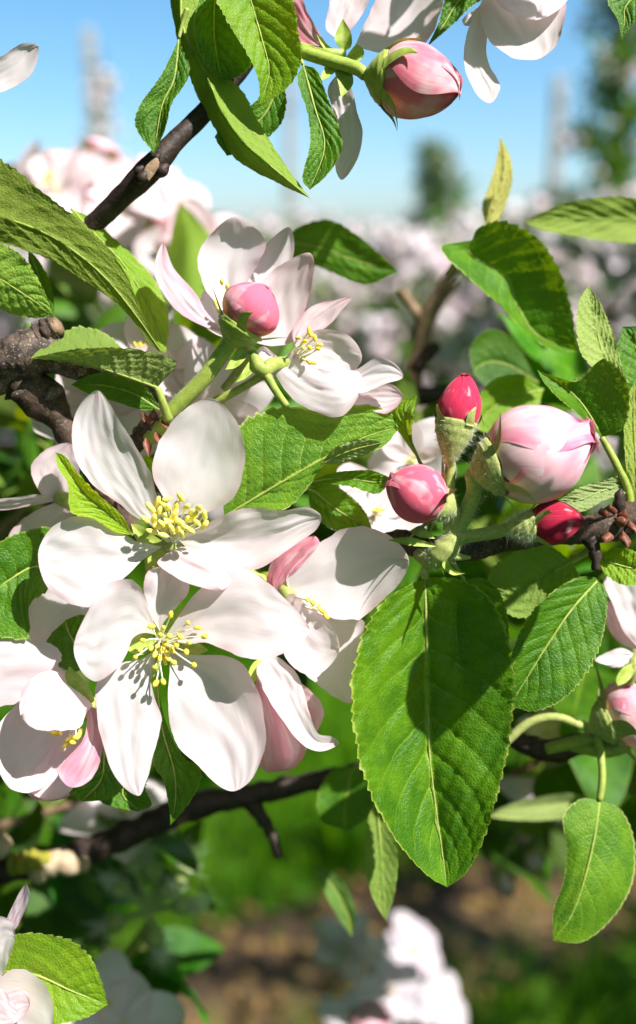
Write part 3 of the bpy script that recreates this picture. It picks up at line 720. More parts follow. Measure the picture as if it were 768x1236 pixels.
pet(E, (90, 872), [(70, 890), (48, 920), (34, 952)], (60, 966), [(102, 894), (100, 922), (88, 952)], (-48, -36, -16), (6, 6), .9, ruffle=2, color=(.82, .52, .56, 1))
pet(E, (94, 880), [(66, 906), (42, 940), (34, 960)], (62, 967), [(106, 900), (106, 930), (92, 956)], (-58, -52, -30), (6, 6), 1.1, ruffle=2, color=(.80, .25, .36, 1))
stamens(E, (92, 866), [(66, 885), (72, 886), (84, 892), (88, 896), (92, 890), (80, 898), (96, 886)], -40, -6, M_ANTH, 13, 3.6, 1.2, 4)
sep2(E, (102, 850), [(86, 832), (78, 816)], (84, 804), [(114, 846), (104, 824)], (-12, 2, 4))
tube('calyx', E, M_WOOL, [(96, 862, -50), (108, 850, -60), (124, 838, -74), (150, 820, -100)], [12, 10, 5, 5], n=12)

# --- F: upper blossom seen from behind its bud, and G the one facing right
Fb = Thing('blossom', 'white blossom with upright petals fanned out behind the round pink bud', 'blossom', (290, 410, -60), 'open apple blossoms')
pet(Fb, (272, 402), [(247, 394), (217, 378), (197, 354), (186, 323)], (197, 294), [(258, 386), (248, 374), (233, 350), (209, 322)], (-56, -40, -30), (14, -22), .55, 'under', ruffle=2, color=(.62, .34, .46, 1))
pet(Fb, (284, 400), [(264, 370), (247, 347), (239, 310), (256, 281)], (284, 261), [(290, 370), (297, 345), (312, 318), (321, 294), (309, 276)], (-64, -72, -56), (14, 16), .05, ruffle=3)
pet(Fb, (296, 404), [(288, 370), (294, 340), (305, 318), (324, 292)], (348, 274), [(310, 390), (332, 345), (352, 314), (355, 288)], (-66, -84, -80), (6, 10), .05, ruffle=3)
pet(Fb, (304, 412), [(296, 380), (312, 345), (328, 328), (348, 314)], (374, 305), [(330, 418), (354, 412), (364, 390), (374, 353), (380, 320)], (-62, -66, -46), (4, 10), .5, ruffle=3)
pet(Fb, (276, 410), [(250, 396), (242, 372), (246, 352)], (262, 346), [(290, 396), (284, 372), (276, 352)], (-72, -96, -100), (6, 6), .05, ruffle=2)
stamens(Fb, (286, 400), [(268, 340), (274, 346), (260, 366), (264, 374)], -62, -42, M_ANTH2, 9, 3, 1.1, 6)
tube('calyx', Fb, M_WOOL, [(290, 408, -62), (296, 424, -56), (292, 440, -60), (270, 470, -66)], [9, 10, 6, 5], n=12)

G = Thing('blossom', 'white blossom with a broad drooping front petal and bright yellow stamens above the sunlit leaf', 'blossom', (352, 436, -40), 'open apple blossoms')
pet(G, (358, 424), [(352, 404), (362, 384), (378, 369), (402, 362)], (424, 359), [(366, 410), (382, 402), (400, 390), (413, 374)], (-42, -44, -34), (-8, 6), .8, ruffle=2)
pet(G, (356, 428), [(362, 408), (378, 400), (398, 397), (424, 407)], (437, 430), [(366, 440), (382, 444), (404, 450), (428, 447)], (-40, -36, -16), (10, 8), .04, ruffle=2)
pet(G, (340, 436), [(350, 424), (362, 430), (386, 446), (412, 448), (433, 449)], (437, 466), [(326, 428), (334, 456), (356, 484), (383, 498), (410, 503), (424, 492)], (-34, 0, 4), (-8, -10), .06, ruffle=3, mid=[(356, 452), (398, 472), (424, 474)])
pet(G, (344, 440), [(330, 426), (318, 418), (310, 424)], (312, 436), [(342, 452), (328, 450)], (-36, -30, -24), (4, 4), .08, ruffle=2)
pet(G, (372, 448), [(410, 450), (432, 445), (452, 433), (474, 437)], (487, 455), [(396, 472), (436, 474), (466, 463)], (-40, -14, -2), (4, 6), .15, ruffle=2)
pet(G, (376, 456), [(420, 466), (446, 466), (474, 464)], (486, 480), [(404, 482), (432, 489), (466, 499)], (-48, -34, -24), (4, 6), .9, ruffle=2)
stamens(G, (352, 432), [(373, 399), (376, 404), (368, 412), (380, 408), (386, 416), (374, 420), (366, 420), (360, 408), (372, 436), (378, 438), (366, 434), (384, 421)], -38, -10, M_ANTH, 10, 2.8, 1.2, 8)
tube('calyx', G, M_STEM, [(348, 438, -36), (330, 440, -20), (316, 446, -10), (304, 424, -12)], [8, 9, 10, 5], n=12)
tube('pedicel', G, M_STEM, [(318, 446, -10), (332, 470, -12), (346, 490, -16)], [6, 5, 4.5], n=9)
tube('pedicel', G, M_STEM, [(318, 452, -20), (296, 466, -26), (262, 484, -40), (228, 500, -60)], [6, 5, 6, 6], n=9)
for s_ in ([(300, 424), [(290, 420), (282, 428)], (272, 446), [(296, 434), (284, 444)]], [(306, 430), [(298, 440), (292, 450)], (284, 462), [(310, 442), (298, 456)]]):
    sep2(G, s_[0], s_[1], s_[2], s_[3], (-14, -8, -4))

# --- X: blossom behind the pair, seen from its back
X = Thing('blossom', 'shaded white blossom half hidden behind the young yellow-green leaf', 'blossom', (82, 604, -70))
pet(X, (82, 602), [(53, 599), (37, 565), (48, 548), (62, 539)], (84, 535), [(90, 590), (96, 568), (92, 550)], (-66, -52, -50), (8, 0), .1, 'under', ruffle=2)
pet(X, (76, 604), [(47, 597), (20, 600), (-6, 603)], (-30, 610), [(62, 606), (30, 612), (0, 616)], (-62, -50, -40), (10, -14), .12, 'under', ruffle=1.5)
pet(X, (84, 606), [(66, 607), (44, 616), (26, 628), (10, 648)], (20, 664), [(90, 620), (88, 640), (60, 660)], (-66, -80, -84), (6, 6), .12, 'under', ruffle=2)
pet(X, (100, 700), [(56, 706), (36, 728), (32, 760)], (52, 784), [(116, 728), (104, 752), (80, 776)], (-70, -84, -86), (6, 6), .12, ruffle=2)
tube('calyx', X, M_WOOL, [(70, 600, -56), (84, 606, -50), (98, 620, -60), (120, 640, -80)], [9, 10, 6, 5], n=10)

# --- K: blossom at the lower left corner
K = Thing('blossom', 'blossom with a thin upright petal in front of the lone yellow-green leaf, low down', 'blossom', (-10, 1180, 0))
pet(K, (4, 1130), [(8, 1110), (16, 1092)], (31, 1067), [(18, 1122), (28, 1104), (36, 1082)], (-6, -4, 8), (0, 4), .5, 'under', ruffle=1, color=(.6, .36, .46, 1))
pet(K, (-20, 1180), [(-20, 1120), (-4, 1106), (14, 1112)], (18, 1132), [(0, 1180), (10, 1160)], (-2, 6, 12), (2, 8), .1, ruffle=2)
pet(K, (-20, 1210), [(-6, 1184), (22, 1169), (46, 1180), (62, 1206)], (62, 1246), [(-20, 1260), (10, 1280), (40, 1276)], (-4, 10, 16), (6, 6), .16, ruffle=3)
pet(K, (-26, 1200), [(-6, 1190), (12, 1206)], (22, 1226), [(-20, 1236), (0, 1242)], (4, 26, 30), (2, 2), .12, ruffle=2)
pet(K, (-20, 1214), [(10, 1198), (30, 1196)], (36, 1214), [(0, 1236), (24, 1232)], (10, 22, 30), (0, 4), 1.0, ruffle=1)
tube('calyx', K, M_WOOL, [(-10, 1190, -4), (-26, 1200, -16), (-50, 1220, -30)], [9, 10, 5], n=10)

# --- M, N and the petals at the top edge
Mb = Thing('blossom', 'shaded blossom seen from behind with a green star of sepals beside the pink striped bud', 'blossom', (410, 66, -30))
pet(Mb, (428, 56), [(440, 30), (455, -4), (470, -40)], (512, -44), [(470, 66), (496, 66), (513, 54), (526, 30), (534, -6)], (-36, -46, -40), (10, 14), .06, 'under', ruffle=4)
pet(Mb, (412, 50), [(394, 34), (398, 4), (408, -30)], (430, -36), [(424, 36), (440, 12), (450, -20)], (-44, -56, -60), (6, 6), .2, 'under', ruffle=3)
pet(Mb, (412, 84), [(396, 106), (402, 132), (408, 165), (403, 196)], (413, 217), [(424, 106), (431, 134), (438, 160), (432, 190)], (-44, -52, -46), (6, 8), .05, 'under', ruffle=5)
pet(Mb, (400, 62), [(386, 40), (372, 16), (360, -8)], (344, 10), [(390, 66), (370, 62), (352, 44)], (-48, -66, -70), (6, 6), .9, 'under', ruffle=4)
for s_ in ([(414, 62), [(404, 48), (408, 34)], (414, 22), [(424, 56), (424, 40)]], [(410, 64), [(396, 54), (386, 44)], (382, 40), [(398, 66), (388, 54)]],
           [(412, 72), [(404, 84), (408, 98)], (412, 118), [(424, 84), (426, 102)]], [(404, 70), [(394, 78), (388, 90)], (386, 98), [(408, 82), (398, 92)]],
           [(418, 68), [(430, 54), (438, 58)], (440, 64), [(428, 74), (436, 72)]]):
    sep2(Mb, s_[0], s_[1], s_[2], s_[3], (-26, -22, -16))
tube('pedicel', Mb, M_STEM, [(416, 66, -30), (396, 64, -24), (372, 58, -30), (352, 52, -40)], [7, 6, 5, 5], n=10)

N = Thing('blossom', 'white blossom hanging over the sky with one long petal twisted downwards', 'blossom', (600, -30, -20))
pet(N, (590, -6), [(574, 14), (562, 48), (562, 84), (578, 116)], (593, 124), [(592, 14), (588, 46), (589, 74), (604, 104)], (-24, -22, -8), (10, -6), .06, ruffle=3)
pet(N, (604, -30), [(580, 4), (590, 46), (614, 67), (634, 72)], (653, 70), [(660, -30), (682, -4), (682, 22), (673, 52)], (-26, -18, -10), (14, 14), .18, ruffle=4)
pet(N, (620, -50), [(594, -14), (604, 8), (622, 18)], (646, 24), [(680, -40), (690, -10), (674, 12)], (-10, 6, 14), (4, -8), .22, ruffle=2)
pet(N, (582, 6), [(566, 16), (558, 24)], (562, 31), [(584, 18), (574, 28)], (-30, -34, -34), (2, 2), .05, ruffle=1)
tube('calyx', N, M_WOOL, [(606, -30, -20), (614, -44, -30), (624, -70, -40)], [10, 9, 5], n=10)

O_ = Thing('blossom', 'blossom of which one white petal reaches into the blue sky beyond the dark twig', 'blossom', (-60, 96, -20))
pet(O_, (-60, 96), [(-30, 74), (0, 68), (28, 52)], (46, 55), [(-30, 120), (0, 112), (20, 103), (40, 86)], (-20, -10, -6), (6, 12), .1, ruffle=2)
for l_, t_, r_ in (([(-84, 60), (-80, 10)], (-50, -14), [(-44, 60), (-26, 20)]), ([(-110, 80), (-160, 66)], (-180, 96), [(-110, 116), (-156, 124)]), ([(-90, 130), (-110, 170)], (-96, 206), [(-62, 130), (-66, 180)])):
    pet(O_, (-62, 94), l_, t_, r_, (-20, -12, -10), (8, 8), .12, ruffle=3)
stamens(O_, (-62, 94), [(-74, 70), (-50, 72), (-66, 62), (-80, 84), (-58, 60)], -18, 16, M_ANTH, 9, 3, 1.2, 12)
tube('calyx', O_, M_WOOL, [(-62, 94, -22), (-80, 104, -40), (-120, 140, -70)], [9, 9, 5], n=10)

# --- U: blossom at the right edge, a little behind
Ub = Thing('blossom', 'pale pink blossom with pointed petals behind the lit oval leaf, above a plump pink bud', 'blossom', (776, 790, -130))
pet(Ub, (774, 786), [(752, 760), (738, 725), (728, 694)], (752, 684), [(790, 760), (784, 720), (770, 692)], (-130, -120, -120), (6, 6), .3, ruffle=3)
pet(Ub, (772, 792), [(750, 782), (732, 788), (718, 797)], (730, 802), [(760, 800), (745, 806)], (-126, -110, -96), (4, -6), .2, ruffle=2)
pet(Ub, (772, 788), [(744, 772), (730, 750), (726, 730)], (742, 726), [(776, 770), (764, 740)], (-134, -140, -140), (4, 4), .5, 'under', ruffle=2)
tube('calyx', Ub, M_WOOL, [(772, 788, -130), (766, 806, -120), (760, 826, -126)], [10, 10, 5], n=10)
sep2(Ub, (768, 798), [(752, 806), (744, 820)], (746, 828), [(766, 812), (756, 824)], (-116, -110, -106))

# ------------------------------------------------------------------ buds
RED = (.56, .012, .05, 1.0); ROSE = (.74, .11, .20, 1.0); BLUSH = (.76, .24, .36, 1.0)
H = bud('round pink bud on a thick green stalk in front of fanned white petals', (286, 400, -8), (322, 346, 4), 35, pk(1.0, (.78, .15, .24, 1)), [(250, 452, -20), (205, 500, -40), (180, 530, -60)],
        prad=10, c0=.28, c1=.16, sep_len=.42, wool=False, seed=3, sepcurl=.7, amts=[1.4, 1.1, 1.5, 1.2, 1.2], turn=.6, sepw=.22)
P_ = bud('upright crimson bud in a tall downy cup, topmost of the bud cluster', (548, 524, 14), (562, 452, 18), 23.5, pk(1.2, (.58, .030, .085, 1)), [(544, 560, 4), (542, 600, -4), (541, 640, -6)],
         prad=6.5, c0=.48, c1=.24, sep_len=.3, seed=5, amts=[1.9, 1.6, 1.9], turn=.9, power=(.78, .62), sepcurl=.1, sepw=.3, tilt=.2)
Q_ = bud('round rose-pink bud with a pale seam, nearest the big hanging leaf', (537, 612, 12), (469, 580, 26), 33, pk(1.0, (.76, .12, .20, 1)), [(548, 630, -2), (545, 648, -6)],
         prad=7, c0=.2, c1=.1, sep_len=.3, seed=8, amts=[1.3, 1.5, 1.2, 1.4, 1.3], turn=2.3, sepcurl=1.7, power=(.88, .6), sepw=.24, tilt=.35)
R_ = bud('largest bud, plump and pink and white, about to open, beside the crimson buds', (588, 566, 26), (718, 524, 24), 55, pk(.5, (.74, .20, .32, 1)), [(572, 596, 4), (556, 632, -6), (545, 650, -10)],
         prad=10, c0=.14, c1=.07, sep_len=.15, seed=11, amts=[1.35, .65, 1.35, 1.05, .7], turn=2.1, sepcurl=1.2, power=(.78, .6), sepw=.13, tilt=.38)
S_ = bud('small dark red bud lying against the bark in a white woolly cup', (638, 635, 16), (703, 627, 20), 25, pk(1.3, (.36, .014, .045, 1)), [(600, 642, 6), (575, 646, 0), (548, 650, -6)],
         prad=8, c0=.42, c1=.1, sep_len=.36, seed=14, amts=[2.3, 2.0, 2.2], turn=.3, power=(.8, .6), sepcurl=.5, tilt=.25, sepw=.2)
for th, n, ln, sd_ in ((P_, 900, 6, 1), (Q_, 450, 6, 2), (R_, 500, 7, 3), (S_, 1100, 8, 4), (H, 260, 4, 5)): fuzz_bud(th, n, ln, sd_)
J_ = bud('pink and white striped bud pointing sideways against the blue sky', (456, 92, -6), (556, 106, -4), 41, pk(.85, (.74, .17, .24, 1)), [(430, 82, -12), (396, 72, -20), (364, 62, -30)],
         prad=8, c0=.16, c1=.08, sep_len=.36, wool=False, seed=17, amts=[1.1, .6, 1.1, .3, 1.0], turn=.2, sepcurl=.5, power=(.75, .48), sepw=.2, tilt=.35)
V_ = bud('pink bud beside the right-hand green stalks, below the pale pink blossom', (728, 874, -150), (792, 850, -150), 44, pk(.8, (.78, .24, .34, 1)), [(712, 880, -156), (672, 866, -160), (640, 872, -164), (608, 898, -170)],
         prad=6, c0=.26, c1=.1, sep_len=.3, wool=True, seed=21, amts=[.8, .9, .7], turn=.5, sepcurl=.8)

# woolly hub where the bud stalks meet
hub = Thing('flower_spur', 'woolly green spur joining the bud stalks to the dark bark', 'spur', (538, 672, -14))
hb = tube('hub', hub, M_WOOL, [(552, 640, -8), (544, 656, -8), (532, 668, -12), (520, 676, -22), (506, 668, -40)], [9, 15, 15, 11, 9], n=14, bump=.06)
tube('side_stub', hub, M_WOOL, [(536, 668, -12), (552, 672, -12), (568, 673, -14)], [6, 5, 2], n=10)
for s_ in ([(530, 660), [(510, 652), (492, 648)], (468, 652), [(512, 660), (492, 658)]], [(540, 672), [(544, 682), (552, 690)], (562, 692), [(534, 682), (546, 694)]], [(526, 650), [(516, 640), (508, 634)], (494, 641), [(520, 650), (506, 648)]]):
    sep2(hub, s_[0], s_[1], s_[2], s_[3], (-2, 2, 4))
fuzz(hub, cart(cr([(552, 640, -8), (544, 656, -8), (532, 668, -12), (520, 676, -22)], 12)), np.full(12, 13.), 700, 7, 31)
fuzz(hub, cart(cr([(578, 594, -6), (560, 628, -8), (546, 648, -8)], 12)), np.full(12, 9.), 500, 5, 32)
fuzz(hub, cart(cr([(612, 639, 6), (580, 645, 0), (550, 650, -6)], 12)), np.full(12, 7.), 400, 5, 33)
fuzz(hub, cart(cr([(546, 548, -2), (543, 590, -6), (541, 636, -6)], 12)), np.full(12, 5.5), 320, 4, 34)

fuzz(H, cart(cr([(262, 436, -16), (250, 452, -20), (205, 500, -40)], 14)), np.full(14, 9.6), 500, 4, 35)
# ------------------------------------------------------------------ leaves traced from the photograph
leaf('largest leaf, hanging tip-down below the bud cluster, half lit and half shaded', (513, 698),
     [(494, 706), (468, 722), (445, 750), (430, 790), (424, 832), (428, 890), (440, 940), (460, 985), (490, 1030), (520, 1060)], (540, 1071),
     [(542, 697), (572, 706), (596, 728), (613, 765), (621, 815), (619, 870), (611, 920), (598, 970), (582, 1020), (562, 1055)],
     (-40, -50, -28), (92, 52), [(516, 800), (518, 900), (525, 965), (535, 1035)], petiole=[(514, 688, -36), (518, 676, -26), (526, 664, -16)], prad=6, pmat=M_WOOL, nu=200, nv=49, teeth=32, tooth=.045, quilt=2.6, ruffle=6, tint=(1.1, 1.05, .8, 1))
leaf('dark leaf mostly hidden behind the largest hanging leaf', (560, 700), [(584, 698), (604, 716), (614, 750), (612, 790)], (596, 850), [(550, 740), (556, 800), (576, 840)], (-30, -40, -44), (6, 6), petiole=[(552, 686, -30), (540, 672, -24)])
leaf('sunlit oval leaf with pale veins hanging from the dark bark on the right', (724, 698),
     [(702, 696), (672, 711), (642, 739), (623, 774), (614, 806), (612, 832)], (616, 852), [(733, 718), (731, 755), (719, 795), (700, 825), (675, 848), (644, 859)],
     (-40, -22, -26), (14, 8), [(690, 736), (660, 780), (634, 822)], petiole=[(734, 690, -46), (742, 676, -52)], prad=3.5, nu=150, nv=41, teeth=26)
leaf('shaded leaf showing its underside behind the sunlit oval leaf', (690, 678), [(666, 660), (640, 659), (610, 672), (590, 692)], (590, 716), [(700, 700), (672, 722), (648, 742), (624, 746), (604, 734)],
     (-70, -80, -84), (10, 10), [(660, 694), (626, 716)], face='under', petiole=[(702, 670, -70), (716, 662, -70)], prad=4.5)
leaf('broad sunlit leaf crossed by petal shadows under the drooping white petal', (270, 624),
     [(270, 566), (292, 510), (338, 491), (390, 494), (440, 488), (470, 497)], (484, 514), [(304, 622), (346, 614), (374, 585), (394, 558), (430, 549), (462, 540)],
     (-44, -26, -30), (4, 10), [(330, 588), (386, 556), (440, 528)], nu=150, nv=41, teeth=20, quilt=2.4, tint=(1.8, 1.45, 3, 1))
leaf('small downy leaf curled over the edge of the broad sunlit leaf', (388, 560), [(402, 542), (426, 531), (450, 531)], (462, 534), [(404, 560), (432, 553), (452, 543)], (-14, -4, 0), (10, -10), mat=M_DOWNY, teeth=10, face='under')
leaf('narrow glossy dark leaf beside the round rose-pink bud', (374, 582), [(400, 571), (424, 568), (450, 568)], (474, 578), [(400, 584), (426, 588), (456, 596)], (-60, -50, -44), (4, 12), teeth=16)
leaf('dark shaded leaf below the narrow glossy leaf', (372, 590), [(392, 578), (420, 596), (440, 616)], (450, 640), [(376, 616), (396, 636), (424, 644)], (-86, -90, -80), (6, 6))
leaf('small bright leaf standing upright beside the topmost crimson bud', (506, 556), [(486, 528), (470, 502), (480, 487)], (503, 478), [(502, 546), (497, 526), (499, 504)], (-30, -22, -16), (-6, 14), [(492, 520), (490, 496)], mat=M_YOUNG, teeth=12, petiole=[(516, 572, -34), (530, 600, -30)])
leaf('rolled leaf with one bright margin and one dark half, among the far twigs', (572, 290), [(532, 298), (560, 330), (600, 365), (640, 405), (676, 426)], (697, 424), [(576, 276), (606, 266), (645, 284), (672, 318), (690, 370)],
     (-190, -200, -180), (44, 46), [(566, 306), (611, 333), (624, 367), (648, 404)], teeth=20, petiole=[(556, 306, -200), (540, 330, -260)], tint=(1.15, 1.1, 1, 1))
leaf('thin yellowish leaf pointing straight up into the sky', (588, 278), [(582, 250), (592, 220), (600, 190)], (604, 164), [(604, 262), (618, 222), (617, 192)], (-230, -225, -215), (10, -12), mat=M_YELLOW, face='under', teeth=10, petiole=[(582, 292, -240), (560, 330, -280)])
leaf('broad blurred leaf lying level above the far pale blossoms', (830, 262), [(790, 242), (735, 237), (680, 246), (650, 258)], (633, 268), [(800, 290), (740, 292), (690, 284), (655, 278)], (-300, -280, -260), (20, 8), teeth=20, tint=(1.2, 1.1, 1, 1), face='under')
leaf('pale upright leaf showing its folded underside above the large bud', (758, 462), [(724, 450), (702, 428), (696, 405), (699, 364)], (711, 344), [(752, 446), (743, 408), (726, 368)], (-60, -64, -60), (20, 4), [(730, 430), (718, 385)], mat=M_DOWNY, face='under', teeth=16, tint=(1.1, 1.15, .8, 1))
leaf('dark folded leaf with a lit strip along its edge, touching the large bud', (727, 528), [(714, 516), (698, 500), (674, 480), (656, 460)], (649, 447), [(752, 518), (760, 486), (755, 456), (729, 433), (699, 460), (672, 455)],
     (-40, -30, -30), (34, 30), [(708, 495), (688, 472)], teeth=18, petiole=[(744, 560, -40), (758, 590, -44), (762, 626, -50)], prad=5, pmat=M_YOUNG and M_STEM)
leaf('dark leaf at the picture edge beyond the pale folded leaf', (800, 500), [(770, 490), (752, 460), (744, 425)], (752, 394), [(810, 460), (800, 420), (780, 396)], (-90, -80, -80), (10, 10))
leaf('slim pale yellow-green leaf standing beside the pinkish leaf stalk', (768, 620), [(758, 580), (753, 520), (757, 480)], (766, 462), [(780, 580), (778, 520), (774, 484)], (-50, -40, -36), (6, -6), mat=M_YOUNG, face='under', teeth=8)
leaf('downy pale leaf stretched out beneath the large bud', (768, 580), [(752, 574), (720, 582), (696, 590)], (672, 606), [(758, 594), (730, 604), (700, 618)], (-60, -36, -20), (6, 8), mat=M_DOWNY, face='under', teeth=16)
leaf('small lit leaf curling below the red bud scales on the bark', (722, 672), [(740, 662), (764, 664)], (790, 684), [(730, 692), (752, 706), (774, 704)], (-44, -30, -34), (12, 8), mat=M_YOUNG, teeth=12)
leaf('kidney-shaped curved leaf hanging alone on a yellow stalk', (724, 966), [(700, 965), (680, 985), (684, 1020), (681, 1060), (668, 1100)], (668, 1136), [(750, 978), (766, 1014), (764, 1065), (742, 1106), (704, 1137)],
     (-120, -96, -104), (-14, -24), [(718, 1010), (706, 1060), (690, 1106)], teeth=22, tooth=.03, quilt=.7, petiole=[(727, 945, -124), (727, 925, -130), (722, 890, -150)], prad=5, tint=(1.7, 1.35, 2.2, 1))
leaf('long arching leaf with a toothed edge reaching in from the left over the grey bark', (-60, 250), [(-30, 196), (0, 192), (50, 230), (80, 253), (112, 279), (150, 327), (176, 388)], (197, 428),
     [(-30, 290), (0, 293), (33, 303), (68, 317), (101, 338), (134, 361), (158, 384), (180, 414)], (-50, -44, -36), (12, -14), [(0, 262), (60, 284), (120, 328), (164, 380)], teeth=34, nu=160, face='under', tint=(1.0, .9, .7, 1))
leaf('toothed leaf lit from above, just behind the long arching leaf', (86, 252), [(112, 264), (141, 290), (167, 314), (190, 343), (204, 384)], (200, 426), [(96, 290), (130, 330), (160, 372), (184, 414)], (-84, -76, -60), (-12, 10), [(112, 280), (150, 320), (180, 370)], teeth=26, mat=M_YOUNG)
leaf('pale matt leaf at the left edge below the long arching leaf', (-40, 310), [(-20, 290), (0, 292), (28, 310), (44, 333), (57, 360)], (63, 378), [(-30, 360), (0, 374), (24, 382), (46, 384)], (-60, -40, -34), (10, -24), [(-10, 330), (30, 356)], mat=M_DOWNY, teeth=18, tint=(1.5, 1.6, .9, 1))
leaf('dark narrow leaf behind the pale matt leaf', (34, 300), [(48, 316), (60, 340), (66, 370)], (66, 392), [(36, 330), (46, 360), (56, 384)], (-80, -84, -84), (4, 8))
leaf('small leaf folded along its rib lying on the grey bark', (190, 468), [(213, 438), (200, 428), (172, 422), (130, 419), (90, 421), (60, 427)], (37, 432), [(176, 446), (148, 420), (127, 402), (94, 394), (62, 409)],
     (-10, -14, -6), (26, -60), [(160, 457), (117, 443), (67, 434)], mat=M_DOWNY, face='under', teeth=20, petiole=[(196, 484, -14), (203, 506, -30)], prad=5, quilt=2, nu=130, tint=(.9, .9, .7, 1))
leaf('dark leaf in shade under the small folded leaf', (198, 498), [(170, 462), (130, 450), (104, 454)], (86, 464), [(176, 496), (142, 486), (108, 476)], (-50, -56, -60), (6, 6), petiole=[(206, 504, -50)])
leaf('green leaf tucked behind the left petals of the open pair', (60, 690), [(68, 660), (64, 637), (26, 642), (-6, 658)], (-60, 720), [(58, 712), (36, 730), (34, 770), (6, 770), (-30, 760)], (-40, -24, -10), (4, 8), [(40, 684), (-10, 712)], teeth=18)
leaf('rounded leaf between the cup-shaped blossom and the lower open blossom', (112, 800), [(86, 812), (62, 795), (56, 774)], (80, 748), [(120, 770), (112, 748), (98, 742)], (-40, -40, -36), (6, 6))
leaf('dark leaf under the cup-shaped blossom, its edge lit', (128, 884), [(108, 910), (90, 940), (84, 958)], (100, 968), [(138, 910), (150, 936), (148, 953), (132, 964)], (-66, -50, -40), (8, 10))
leaf('dark leaf just right of the leaf under the cup-shaped blossom', (156, 900), [(134, 930), (120, 966)], (166, 980), [(180, 930), (176, 952), (183, 972)], (-70, -66, -60), (8, 6))
leaf('drooping leaf between the two lowest petals of the open pair', (190, 824), [(186, 880), (186, 924), (196, 940), (203, 968)], (206, 996), [(200, 870), (220, 912), (243, 930), (239, 951), (227, 972)], (-30, -26, -20), (4, 12), [(196, 880), (210, 930), (212, 965)], teeth=16, petiole=[(190, 800, -36), (194, 780, -40)])
leaf('lone yellow-green leaf low down behind the thin upright petal', (4, 1172), [(6, 1142), (22, 1127), (78, 1132), (106, 1151), (122, 1182)], (130, 1213), [(10, 1220), (40, 1240), (70, 1237), (104, 1229)], (-14, -8, -10), (6, 12), [(40, 1176), (90, 1198)], mat=M_YOUNG, teeth=18, nu=130, petiole=[(-14, 1178, -22), (-70, 1196, -34)])
leaf('young yellow-green leaf standing between the petals of the upper open blossom', (160, 646), [(147, 622), (122, 600), (98, 576), (78, 550)], (67, 546), [(140, 642), (112, 626), (86, 618), (82, 584), (70, 564)],
     (0, 30, 28), (10, 14), [(128, 618), (98, 590)], mat=M_YOUNG, teeth=10, tooth=.03, tint=(1.25, 1.15, .9, 1))
# the leaves at the top, round the dark twig
leaf('brightest leaf of the upper tuft, half yellow-green in the sun', (290, -60), [(256, -30), (261, 0), (277, 30), (300, 67), (312, 98)], (314, 126), [(340, -40), (354, 0), (361, 40), (364, 70), (354, 97), (334, 116)],
     (2, 4, -2), (26, 24), [(303, 0), (317, 50), (325, 86)], teeth=24, nu=140, mat=M_YOUNG, quilt=2.4, tint=(.9, .95, .8, 1))
leaf('dark shaded leaf right behind the brightest leaf of the upper tuft', (262, -40), [(240, 0), (234, 40), (246, 73)], (268, 98), [(290, -10), (304, 40), (303, 78), (288, 92)], (-14, -10, -12), (6, 5), [(258, 40)], teeth=16)
leaf('long tapering leaf with a dark half and a pale half crossing the dark twig', (222, -50), [(206, -10), (211, 30), (219, 66), (233, 103), (253, 143), (283, 190), (330, 218)], (374, 239), [(246, -30), (243, 10), (244, 56), (262, 86), (290, 106), (312, 146), (340, 192)],
     (-26, -16, -6), (-36, -22), [(220, 30), (250, 92), (268, 134), (294, 171), (328, 201)], face='under', teeth=34, nu=170, tint=(1.1, 1.1, .8, 1))
leaf('shaded leaf hanging left of the dark twig against the sky', (216, 46), [(204, 72), (192, 94), (168, 128), (163, 152)], (186, 185), [(226, 64), (228, 92), (208, 124), (198, 160)], (-20, -16, -20), (6, 8), [(210, 96), (196, 126)], teeth=18, petiole=[(220, 30, -20), (226, 10, -16)])
leaf('dark leaf partly hidden behind the long tapering leaf', (330, 90), [(310, 120), (280, 146), (260, 164)], (274, 188), [(345, 112), (342, 144), (326, 164), (300, 182)], (-40, -46, -50), (6, 6), teeth=16)
leaf('shaded drooping leaf beside the long white hanging petal', (366, 78), [(359, 94), (372, 140), (374, 175), (365, 216)], (374, 229), [(382, 84), (393, 110), (413, 167), (408, 192), (392, 214)], (-20, -12, -10), (8, 6), [(380, 130), (392, 176)], teeth=20, petiole=[(358, 62, -26), (350, 50, -30)])
leaf('dark leaf at the top edge between the two hanging blossoms', (580, -30), [(560, -30), (538, -2), (530, 26)], (516, 56), [(586, -6), (566, 10), (548, 28)], (-50, -44, -40), (6, 8), teeth=14)
leaf('small leaf tip hanging in from the top right corner', (790, -30), [(752, -30), (734, 0), (746, 24)], (751, 48), [(800, 0), (772, 18), (762, 32)], (-30, -20, -20), (6, 8), teeth=14)
# softly blurred leaves just behind
leaf('blurred leaf lit on top behind the upper right petals', (340, 290), [(364, 272), (398, 265), (440, 290)], (482, 328), [(360, 316), (390, 324), (440, 344)], (-300, -290, -280), (14, -8), [(390, 300), (440, 318)], teeth=14, nu=60, nv=21, tint=(1.3, 1.2, 1.1, 1))
leaf('dark blurred leaf behind the topmost crimson bud', (650, 462), [(620, 410), (590, 397), (568, 420)], (572, 452), [(630, 474), (600, 476)], (-330, -320, -310), (8, 8), nu=50, nv=17, tint=(.8, .8, .8, 1))
leaf('bright blurred leaf between the topmost crimson bud and the large bud', (656, 470), [(630, 452), (596, 458), (574, 486)], (566, 512), [(648, 494), (616, 512), (588, 522)], (-240, -230, -220), (6, 6), nu=50, nv=17, mat=M_YOUNG, teeth=10)
leaf('dark blurred leaf against the lower dark bark', (430, 924), [(402, 930), (384, 960), (388, 990)], (420, 1004), [(450, 950), (450, 980)], (-330, -330, -330), (8, 8), nu=50, nv=17)
